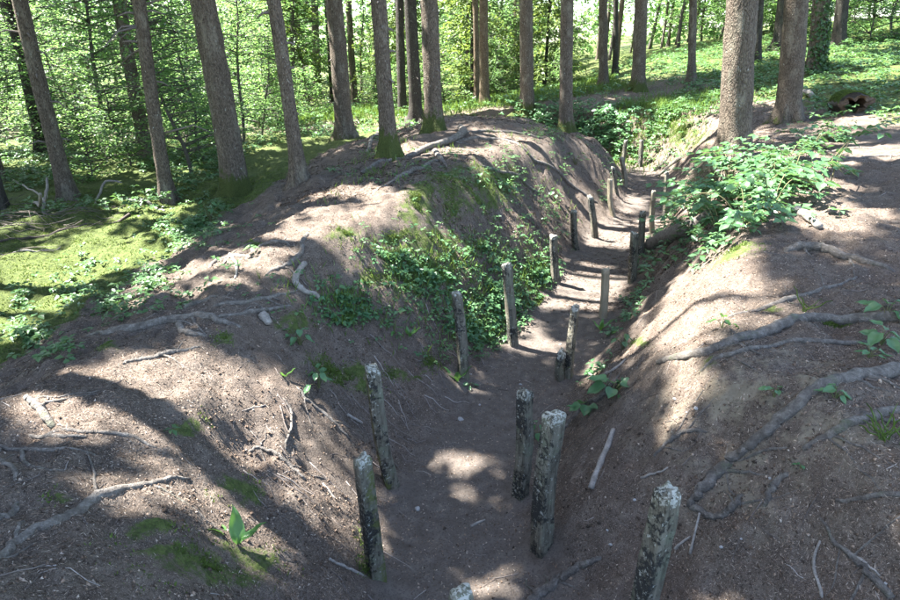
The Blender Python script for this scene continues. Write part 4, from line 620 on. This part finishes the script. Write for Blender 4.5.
# broad dock with one wide leaf and two upright ones
x,y,_=PP['dock']; t=empty('dock_plant',(x,y,ground(x,y)-.005)); place_leaf(t,LEAF_W,(-.04,0,.05),2.9,.5,.21,.6); place_leaf(t,LEAF_F,(.012,0,0),1.7,1.2,.19,.6); place_leaf(t,LEAF_L,(.02,0,0),.35,.8,.17); place_leaf(t,LEAF_F,(.03,.01,.03),.1,.55,.085,.4); tag(t,'bright green broad-leaved seedling alone in the left foreground','plant')
for key,lab,leaf,nl,h,L,st,pt in [('seed1','small light green seedling on the edge above the left wall',LEAF_L,3,.1,.12,True,(.5,1.1)),('seed2','upright light green seedling at the foot of the slim grey post',LEAF_L,3,.1,.17,True,(.9,1.3)),
 ('heart','heart-leaved plant with big pale leaves on the right trench edge',LEAF_H,11,.16,.135,False,None),('heart2','spreading pale plant just left of the heart-leaved one',LEAF_H,8,.12,.10,False,None),('heart3','leafy plant behind the near pair of posts',LEAF_H,7,.14,.085,False,None),
 ('b1','leafy seedling clump on the mossy edge of the left wall',LEAF_B,8,.16,.08,False,None),('b2','low leafy plant above the left mossy edge',LEAF_B,11,.14,.07,False,None),('b3','small two-leaved plant below the leafy patch',LEAF_F,4,.06,.07,False,None),
 ('r1','seedling with one broad leaf on the upper right slope',LEAF_F,4,.09,.10,False,None),('r2','small green seedling on the long descending root',LEAF_B,5,.06,.055,False,None),('r3','creeping plant over the thin right root, left one',LEAF_B,7,.07,.06,False,None),('r4','big-leaved plant on the thickest root at the right edge',LEAF_B,7,.12,.10,False,None),
 ('r5','creeping plant over the thin right root, right one',LEAF_B,7,.07,.065,False,None),('r8','pale bell-shaped seedling on the lit edge of the right bank',LEAF_F,3,.10,.12,False,None),('r9','leafy plant on the right trench edge behind the heart-leaved one',LEAF_B,8,.18,.08,False,None),
 ('r10','small plant by the yellowish post',LEAF_L,4,.1,.16,True,(.8,1.2)),('r11','tiny seedling by the dark hole in the right bank',LEAF_B,3,.03,.04,False,None),('r12','dark green leafy plant at the right edge above the thickest root',LEAF_B,6,.14,.12,False,None),('l1','leafy shrublet at the foot of the sunny berm side',LEAF_B,14,.3,.09,False,None),
 ('l3','small seedling at the path edge below the leafy patch',LEAF_B,5,.06,.06,False,None),('l4','seedling with upright leaves below the leafy patch',LEAF_L,4,.1,.14,True,(.7,1.2)),('t1','leafy plant on the shoulder of the berm, nearest one',LEAF_B,10,.2,.09,False,None),('t2','leafy plant on the sunny trench side of the berm',LEAF_B,10,.2,.09,False,None),('t3','leafy plant near the trench corner spruce',LEAF_B,10,.25,.1,False,None),('t4','leafy plant on the mossy shoulder, left one',LEAF_B,9,.16,.08,False,None),('t5','leafy plant on the mossy shoulder, right one',LEAF_B,9,.16,.08,False,None)]:
    x,y,_=PP[key]; leaf_plant('leafy_plant' if not st else 'seedling',x,y,lab,'plant',leaf,nl,h,L,hash(key)%1000 if False else sum(map(ord,key))*7,stemless=st,pitch=pt or (.1,.7))
for key,lab in (('r6','grass tuft at the right edge by the thick lower root'),('r7','small grass tuft on the upper right bank')):
    x,y,_=PP[key]; t=empty('grass_tuft',(x,y,ground(x,y)-.005)); rs=np.random.default_rng(len(lab))
    for i in range(14 if key=='r6' else 7): place_leaf(t,LEAF_G,(rs.normal()*.02,rs.normal()*.02,0),rs.uniform(0,6.28),rs.uniform(.8,1.45),rs.uniform(.1,.22)).name='grass_blade'
    tag(t,lab,'grass tuft')
# brambles round the thickest spruce
BR_PLACE=['left of','in front of','behind','right of']
for i,(x,y) in enumerate(BRAMBLE):
    rs=np.random.default_rng(60+i); t=empty('bramble_shrub',(x,y,ground(x,y))); B=Bag(); far=y>9
    for c in range(5):
        az=rs.uniform(0,6.283); L=rs.uniform(.35,.8); hgt=rs.uniform(.1,.32)+(.08 if c==0 else 0); sz=rs.uniform(.7,1.25)
        q=spline([(0,0,-.03),(math.cos(az)*L*.35,math.sin(az)*L*.35,hgt),(math.cos(az)*L*.8,math.sin(az)*L*.8,hgt*.95),(math.cos(az)*L*1.1,math.sin(az)*L*1.1,hgt*.6)],6); B.add(*tube_np(q,np.linspace(.006,.003,len(q)),5),rs.uniform(.3,1))
        for j in range(3,len(q),3 if not far else 4):
            for s in (-1,0,1):
                d=az+s*1.0+rs.uniform(-.3,.3); place_leaf(t,LEAF_B[(i+j)%3],q[j]+[math.cos(d)*.03,math.sin(d)*.03,.02],d,rs.uniform(-.35,.25),sz*rs.uniform(.08,.13),rs.uniform(-.4,.4))
    obj('cane',B.mesh('cane',M_stemg),t)
    tag(t,'leafy bramble shrub in the thicket around the thickest spruce','shrub','brambles around the thickest spruce')
# arching bramble cane with leaves hanging in front of the hollow stump
def cane(pts,label,seed,ls=(.10,.15)):
    rs=np.random.default_rng(seed); o=np.array(pts[0]); q=spline(np.array(pts)-o,8); t=empty('bramble_cane',o); B=Bag(); B.add(*tube_np(q,np.linspace(.007,.003,len(q)),5),.9); obj('cane',B.mesh('cane',M_stemg),t)
    for j in range(6,len(q),2):
        for s in (-1,1):
            d=math.atan2(*(q[j]-q[j-1])[[1,0]])+s*rs.uniform(.6,1.2); place_leaf(t,LEAF_B[j%3],q[j]+[0,0,.01],d,rs.uniform(-.5,.1),rs.uniform(*ls),rs.uniform(-.4,.4))
    tag(t,label,'bramble')
def gpt(x,y,dz): return (x,y,ground(x,y)+dz)
cane([gpt(4.25,7.2,0),gpt(4.6,7.3,.45),gpt(5.3,7.6,.62),gpt(6.1,8.0,.55)],'long bramble cane arching right in front of the hollow stump',71)
cane([gpt(5.9,7.4,0),gpt(5.7,7.2,.4),gpt(5.35,7.0,.6),gpt(5.0,6.8,.5)],'bramble cane with pale leaves at the right picture edge',72)
cane([gpt(4.3,7.0,0),gpt(4.4,7.1,.35),gpt(4.8,7.5,.55)],'straight bare-stemmed bramble cane right of the thickest spruce',73,(.07,.1))
# ---------------------------------------------------------------- ground cover, moss, litter
def sample_blobs(E,n,rs,soft=1.0):
    out=[]
    w=np.array([abs(e[2]*e[5]-e[3]*e[4])+.02 for e in E]); w/=w.sum()
    for e,k in zip(E,(w*n).astype(int)):
        r=np.abs(rs.normal(0,.62,k))*soft; a=rs.uniform(0,6.283,k); q=np.stack([r*np.cos(a),r*np.sin(a)]); out.append(np.array(e[:2])[:,None]+np.array([[e[2],e[4]],[e[3],e[5]]])@q)
    return np.concatenate(out,1)
def cover(name,label,xy,rs,mat,h,L,per=5,tri=False):
    x,y=xy; ok=trench_distance(x,y)>.47; x,y=x[ok],y[ok]; n=len(x); z=height(x,y); nm=slope_normal(x,y)
    h_=rs.uniform(.3,1.,n)*h*(.7+.6*vnoise(x*3,y*3,81)); base=np.stack([x,y,z],-1)
    tip=base+(nm*.5+np.array([0,0,.6]))*h_[:,None]+rs.normal(size=(n,3))*.02
    P=np.repeat(tip,per,0); N_=len(P); a=np.tile(np.arange(per)*6.283/per,n)+np.repeat(rs.uniform(0,6.28,n),per)+rs.normal(size=N_)*.3
    D=np.stack([np.cos(a),np.sin(a),rs.normal(size=N_)*.25-.05],-1); l=np.repeat(rs.uniform(.6,1.25,n),per)*L*rs.uniform(.8,1.2,N_)
    P=P+D*l[:,None]*.15; v,f=leaves_np(P,D,np.repeat(nm,per,0)*.5+[0,0,.7]+rs.normal(size=(N_,3))*.25,l,l*rs.uniform(.55,.8,N_),.15)
    tint=np.repeat(np.clip(np.repeat(rs.uniform(0,1,n),per)+rs.normal(size=N_)*.15,0,1),4)
    # thin stalks
    s=unit(np.cross(tip-base,rand_dir(n)))*.0018; sv=np.stack([base-s,base+s,tip],1).reshape(-1,3); sf=np.arange(3*n).reshape(-1,3)+len(v)
    m=mesh_np(name,np.concatenate([v,sv]),np.concatenate([f,sf]),mat,False,{'tint':np.r_[tint,np.full(len(sv),.2)]}); return tag(obj(name,m),label,None,None,'stuff')
rs=np.random.default_rng(21)
cover('leafy_ground_cover','dense low leaves covering the left trench wall behind the slim posts',sample_blobs(COVER,560,rs,1.1),rs,M_bram,.11,.058,5)
cover('small_leaved_cover','small pale leaves mixed through the leafy patch on the left wall',sample_blobs(COVER,1700,rs,1.6),rs,M_cover,.09,.036,4)
cover('bramble_undergrowth','low bramble leaves under the thicket around the thickest spruce',sample_blobs([[x,y,.5,0,0,.5] for x,y in BRAMBLE],420,rs),rs,M_bram,.12,.09,5)
cover('seedling_carpet','low seedlings scattered over the sunny moss at left',sample_blobs(SEEDLINGS,1000,rs),rs,M_cover,.09,.055,5)
n=5200; a=np.stack([rs.uniform(-14,14,n),rs.uniform(17.5,30,n)]); ok=(a[0]<4.5)|(rs.uniform(0,1,n)<.6); ok&=~((a[0]>-1)&(a[0]<7)&(a[1]<21.3)); cover('glade_plants','bright low plants of the glade behind the berm',a[:,ok],rs,M_cover,.3,.11,5)
n=7500; a=np.stack([rs.uniform(6.8,20,n),rs.uniform(10.5,30,n)]); ok=(a[0]>7.6+.5*rs.normal(size=n)); cover('hillside_plants','low green plants on the right hillside',a[:,ok],rs,M_cover,.16,.10,5)
n=1700; a=np.stack([rs.normal(6.0,.8,n),rs.normal(18.1,.8,n)]); ok=vnoise(a[0]*1.5,a[1]*1.5,5)>-.35; cover('far_bank_plants','pale plants on the sunny far bank at the trench end',a[:,ok],rs,M_cover,.18,.08,5)
n=1300; q=rs.uniform(0,1,n); a=np.stack([5.0-2.9*q+rs.normal(size=n)*.35,18.4+2.1*q+rs.normal(size=n)*.45]); cover('bank_bush','dark leafy bush on the far wall of the trench end',a,rs,M_bram,.5,.10,6)
n=3600; a=np.stack([rs.uniform(-15,-4.6,n),rs.uniform(9,18,n)]); ok=vnoise(a[0]*.8,a[1]*.8,15)>-.15; cover('thicket_plants','low plants of the shady wood behind the moss',a[:,ok],rs,M_cover,.28,.09,5)
n=420; a=np.stack([rs.uniform(-1.8,1.2,n),rs.uniform(6,14,n)]); ok=vnoise(a[0]*1.3,a[1]*1.3,25)>.25; cover('berm_sprouts','sparse sprouts on the shoulder of the berm',a[:,ok],rs,M_cover,.1,.05,4)
n=900; y_=rs.uniform(7.5,15.5,n); x_=np.interp(y_,TRENCH[:19,1],TRENCH[:19,0])-rs.uniform(.7,2.4,n); ok=fbm(x_*1.1,y_*1.1,27)>.1; cover('wall_sprouts','sparse sprouts on the far left wall of the trench',np.stack([x_,y_])[:,ok],rs,M_cover,.09,.05,4)
n=500; y_=rs.uniform(5.,13.5,n); x_=np.interp(y_,TRENCH[:19,1],TRENCH[:19,0])+rs.uniform(.52,.85,n); ok=fbm(x_*1.4,y_*1.4,28)>.0; cover('path_edge_plants','small plants along the right edge of the path',np.stack([x_,y_])[:,ok],rs,M_bram,.10,.055,4)
def grass_np(name,label,x,y,h,seed):
    r_=np.random.default_rng(seed); n=len(x); P=np.stack([x,y,height(x,y)-.003],-1); D=rand_dir(n)*[.55,.55,0]+[0,0,1]; L=h*r_.uniform(.5,1.3,n); v,f=leaves_np(P,D,rand_dir(n),L,L*.06+.003,.1); tag(obj(name,mesh_np(name,v,f,M_grass,False,{'tint':np.repeat(r_.uniform(0,1,n),4)})),label,None,None,'stuff')
g_=sample_blobs(COVER,3200,rs,1.3); g2=np.stack([rs.normal(6.0,.9,4200),rs.normal(18.2,.9,4200)]); g3=np.stack([rs.uniform(-1.5,2.6,2600),rs.uniform(6.5,15,2600)]); g3=g3[:,fbm(g3[0]*1.2,g3[1]*1.2,29)>.35]
g_=np.concatenate([g_,g3],1); ok=trench_distance(g_[0],g_[1])>.55; grass_np('bank_grass','thin grass between the leaves on the left trench bank',g_[0][ok],g_[1][ok],.11,3); grass_np('far_bank_grass','pale grass on the sunny far bank',g2[0],g2[1],.2,4)
g4=np.stack([rs.uniform(-6,6,9000),rs.uniform(21.5,27,9000)]); grass_np('glade_grass','bright grass of the glade behind the berm',g4[0],g4[1],.3,5)
# moss tufts
def moss_tufts():
    rs=np.random.default_rng(31); n=110000; x=rs.uniform(-7.5,-2.6,n); y=rs.uniform(3.2,12,n); k=moss_field(x,y)>.6; xy=np.stack([x[k],y[k]]); b=sample_blobs(MOSS,110000,rs,.8); x,y=np.concatenate([xy,b],1); ok=(trench_distance(x,y)>.5)&((x<-3.)|(fbm(x*5,y*5,91)>.02)); x,y=x[ok],y[ok]
    n=len(x); P=np.stack([x,y,height(x,y)-.004],-1); D=rand_dir(n)*.7+[0,0,1]; L=rs.uniform(.01,.024,n)*np.where(x<-2.6,1.4,1.15); v,f=leaves_np(P,D,rand_dir(n),L,L*.45,.1)
    tag(obj('moss_carpet',mesh_np('moss_carpet',v,f,M_mosst,False,{'tint':np.repeat(np.clip(.5+.5*vnoise(x*3,y*3,95)+rs.normal(size=n)*.2,0,1),4)})),'green and yellow moss over the forest floor at left',None,None,'stuff')
moss_tufts()
# spruce needles, bark crumbs and twigs lying on the bare soil
def litter():
    rs=np.random.default_rng(41); n=270000; y=.9+8*rs.uniform(0,1,n)**1.7; x=rs.uniform(-1,1,n)*(y*.78+.7); ok=(moss_field(x,y)<.5)&((trench_distance(x,y)>.45)|(rs.uniform(0,1,n)<.3))&(fbm(x*1.7,y*1.7,49)+.9*rs.uniform(-.5,1,n)>0); x,y=x[ok],y[ok]; n=len(x)
    nm=slope_normal(x,y); P=np.stack([x,y,height(x,y)+.0015],-1)+nm*rs.uniform(0,.006,n)[:,None]; D=unit(np.cross(nm,rand_dir(n))+nm*rs.normal(size=n)[:,None]*.18); L=rs.uniform(.012,.03,n)
    v,f=leaves_np(P,D,nm,L,rs.uniform(.0016,.0032,n),.3); tag(obj('needle_litter',mesh_np('needle_litter',v,f,M_litter,False,{'tint':np.repeat(rs.uniform(0,1,n)**1.2,4)})),'brown spruce needles strewn over the bare soil',None,None,'stuff')
    n=60000; y=7+13*rs.uniform(0,1,n)**1.3; x=rs.uniform(-.28,.62,n)*y; ok=(moss_field(x,y)<.5)&(fbm(x*1.5,y*1.5,48)+rs.uniform(-.4,.8,n)>0); x,y=x[ok],y[ok]; n=len(x); nm=slope_normal(x,y); P=np.stack([x,y,height(x,y)+.003],-1); D=unit(np.cross(nm,rand_dir(n))+nm*rs.normal(size=n)[:,None]*.2); L=rs.uniform(.03,.09,n)
    v,f=leaves_np(P,D,nm,L,rs.uniform(.005,.012,n),.4); tag(obj('far_litter',mesh_np('far_litter',v,f,M_litter,False,{'tint':np.repeat(rs.uniform(0,.85,n)**1.2,4)})),'needles and twig bits strewn over the farther banks',None,None,'stuff')
    n=30000; y=.9+8*rs.uniform(0,1,n)**1.5; x=rs.uniform(-1,1,n)*(y*.78+.7); ok=moss_field(x,y)<.6; x,y=x[ok],y[ok]; n=len(x); c=np.stack([x,y,height(x,y)+.001],-1); r=rs.uniform(.003,.010,n)*np.where(rs.uniform(0,1,n)<.04,1.5,1)
    tv=np.array([(1,0,-.3),(-.5,.9,-.3),(-.5,-.9,-.3),(0,0,.7)]); v=(c[:,None]+(tv[None]+rs.normal(size=(n,4,3))*.3)*r[:,None,None]).reshape(-1,3); b=np.arange(n)[:,None]*4; f=np.concatenate([b+[0,1,3],b+[1,2,3],b+[2,0,3],b+[0,2,1]])
    tag(obj('soil_crumbs',mesh_np('soil_crumbs',v,f,M_litter,False,{'tint':np.repeat(rs.uniform(0,.95,n),4)})),'crumbs of soil and bark over the bare ground',None,None,'stuff')
    n=22000; y=1.4+11*rs.uniform(0,1,n)**1.3; x=np.interp(y,TRENCH[:19,1],TRENCH[:19,0])+rs.choice([-1,1],n)*rs.uniform(.5,1.7,n); zz=height(x,y); ok=(zz>.1)&(zz<1.3)&(fbm(x*2.2,y*2.2,59)>.05); x,y,zz=x[ok],y[ok],zz[ok]; n=len(x); r=.004+.010*rs.uniform(0,1,n)**3; ov=np.array([(1,0,0),(0,1,0),(-1,0,0),(0,-1,0),(0,0,.8),(0,0,-.6)]); of=np.array([(0,1,4),(1,2,4),(2,3,4),(3,0,4),(1,0,5),(2,1,5),(3,2,5),(0,3,5)])
    v=(np.stack([x,y,zz],-1)[:,None]+(ov[None]+rs.normal(size=(n,6,3))*.25)*r[:,None,None]).reshape(-1,3); f=(np.arange(n)[:,None,None]*6+of[None]).reshape(-1,3); tag(obj('soil_clods',mesh_np('soil_clods',v,f,M_litter,True,{'tint':np.repeat(rs.uniform(.0,.38,n),6)})),'crumbled clods of soil on the trench walls',None,None,'stuff')
    B=Bag()
    for i in range(520):
        y=.9+7.5*rs.uniform()**1.4; x=rs.uniform(-1,1)*(y*.78+.6)
        if moss_field(np.array([x]),np.array([y]))[0]>.6: continue
        a=rs.uniform(0,6.283); L=rs.uniform(.04,.22); p=np.linspace(-.5,.5,5); c=rs.normal()*.15; px=x+np.cos(a)*p*L-np.sin(a)*c*L*p*p*2; py=y+np.sin(a)*p*L+np.cos(a)*c*L*p*p*2; r=rs.uniform(.0012,.0032)
        B.add(*tube_np(np.c_[px,py,height(px,py)+r],np.linspace(r*1.2,r*.6,5),4),rs.uniform(0,1))
    W=Bag()
    for i in range(130):
        x=rs.uniform(-8.2,-5.4); y=9.3+rs.normal()*.55-(x+6.5)*.25; a=rs.uniform(0,6.283) if rs.uniform()<.4 else rs.normal()*.35; L=rs.uniform(.2,.9); p=np.linspace(-.5,.5,5); tl=rs.normal()*.2
        px=x+np.cos(a)*p*L; py=y+np.sin(a)*p*L+rs.normal()*.05*p*p; r=rs.uniform(.0025,.006); W.add(*tube_np(np.c_[px,py,height(px,py)+r+abs(rs.normal())*.08+p*L*tl],np.linspace(r*1.2,r*.5,5),4),rs.uniform(0,.45))
    tag(obj('brushwood',W.mesh('brushwood',M_twig)),'heap of dead brushwood behind the moss at far left',None,None,'stuff')
    n=1500; y=.9+9*rs.uniform(0,1,n)**1.4; x=rs.uniform(-1,1,n)*(y*.78+.7); ok=(fbm(x*1.3,y*1.3,47)>-.1)&(trench_distance(x,y)>.4); x,y=x[ok],y[ok]; n=len(x); nm=slope_normal(x,y); L=rs.uniform(.012,.032,n)
    v,f=leaves_np(np.stack([x,y,height(x,y)+.004],-1),unit(np.cross(nm,rand_dir(n))+nm*rs.normal(size=n)[:,None]*.3),nm+rand_dir(n)*.5,L,L*rs.uniform(.4,.7,n),.2); tag(obj('dead_leaf_litter',mesh_np('dead_leaf_litter',v,f,M_litter,False,{'tint':np.repeat(rs.uniform(.1,.72,n),4)})),'scattered dead leaves on the bare banks',None,None,'stuff')
    for i in range(90):
        y=rs.uniform(2.3,6.2); cx=float(np.interp(y,TRENCH[:19,1],TRENCH[:19,0])); x=cx-rs.uniform(.5,1.3); L=rs.uniform(.12,.42); a=rs.normal()*.5-.2; p=np.linspace(0,1,7); px=x+np.cos(a)*p*L*.7; py=y-abs(np.sin(a))*p*L+np.cumsum(rs.normal(size=7))*.012; r=rs.uniform(.002,.005)
        B.add(*tube_np(np.c_[px,py,height(px,py)+r*.8],np.linspace(r*1.2,r*.5,7),5),rs.uniform(.1,.9))
    tag(obj('twig_litter',B.mesh('twig_litter',M_twig)),'small twigs strewn over the bare soil',None,None,'stuff')
litter()
STONE_LABEL=['pale stone on the path between the two left posts','pale stone on the path right of the leaning left post','small pebble by the foot of the leaning left post','white pebble high on the shaded right slope','tiny pebble below the near pair of posts','pebble beside the nearest post','pebble right of the nearest post','pebble left of the dark hole in the right bank','small pebble on the right below the stick','pebble in the bottom right corner','small pebble on the right slope by the stick top','pebble in the middle of the path at its bend','small pebble farther along the path','small pebble at the bend of the path','pebble at the foot of the slim grey post','pebble on the right slope left of the nearest post','pebble right of the nearest post, lower one']
for i,(x,y,s) in enumerate(STONES):
    rs=np.random.default_rng(i); B=[]; n=8; zs=[-.5,-.2,.15,.38]; rr=[.6,1,.9,.45]; a=np.linspace(0,6.283,n,endpoint=False)
    for z,r in zip(zs,rr): B.append(np.stack([np.cos(a)*r*.55*(1+.15*rs.normal(size=n)),np.sin(a)*r*.42*(1+.15*rs.normal(size=n)),np.full(n,z*.6)],-1))
    v=np.concatenate(B+[np.array([[0,0,.27]])])*s; i_=np.arange(3)[:,None]*n; j=np.arange(n)[None]; j2=(j+1)%n; q=np.stack([i_+j,i_+j2,i_+n+j2,i_+n+j],-1).reshape(-1,4); f=np.concatenate([q[:,[0,1,2]],q[:,[0,2,3]],np.stack([3*n+j[0],3*n+j2[0],np.full(n,4*n)],-1)])
    t=obj('pebble',mesh_np('pebble',v,f,M_stone,True),None,(x,y,ground(x,y)+s*.1)); t.rotation_euler=(0,0,rs.uniform(0,6)); tag(t,STONE_LABEL[i],'pebble','pebbles on the bare ground')
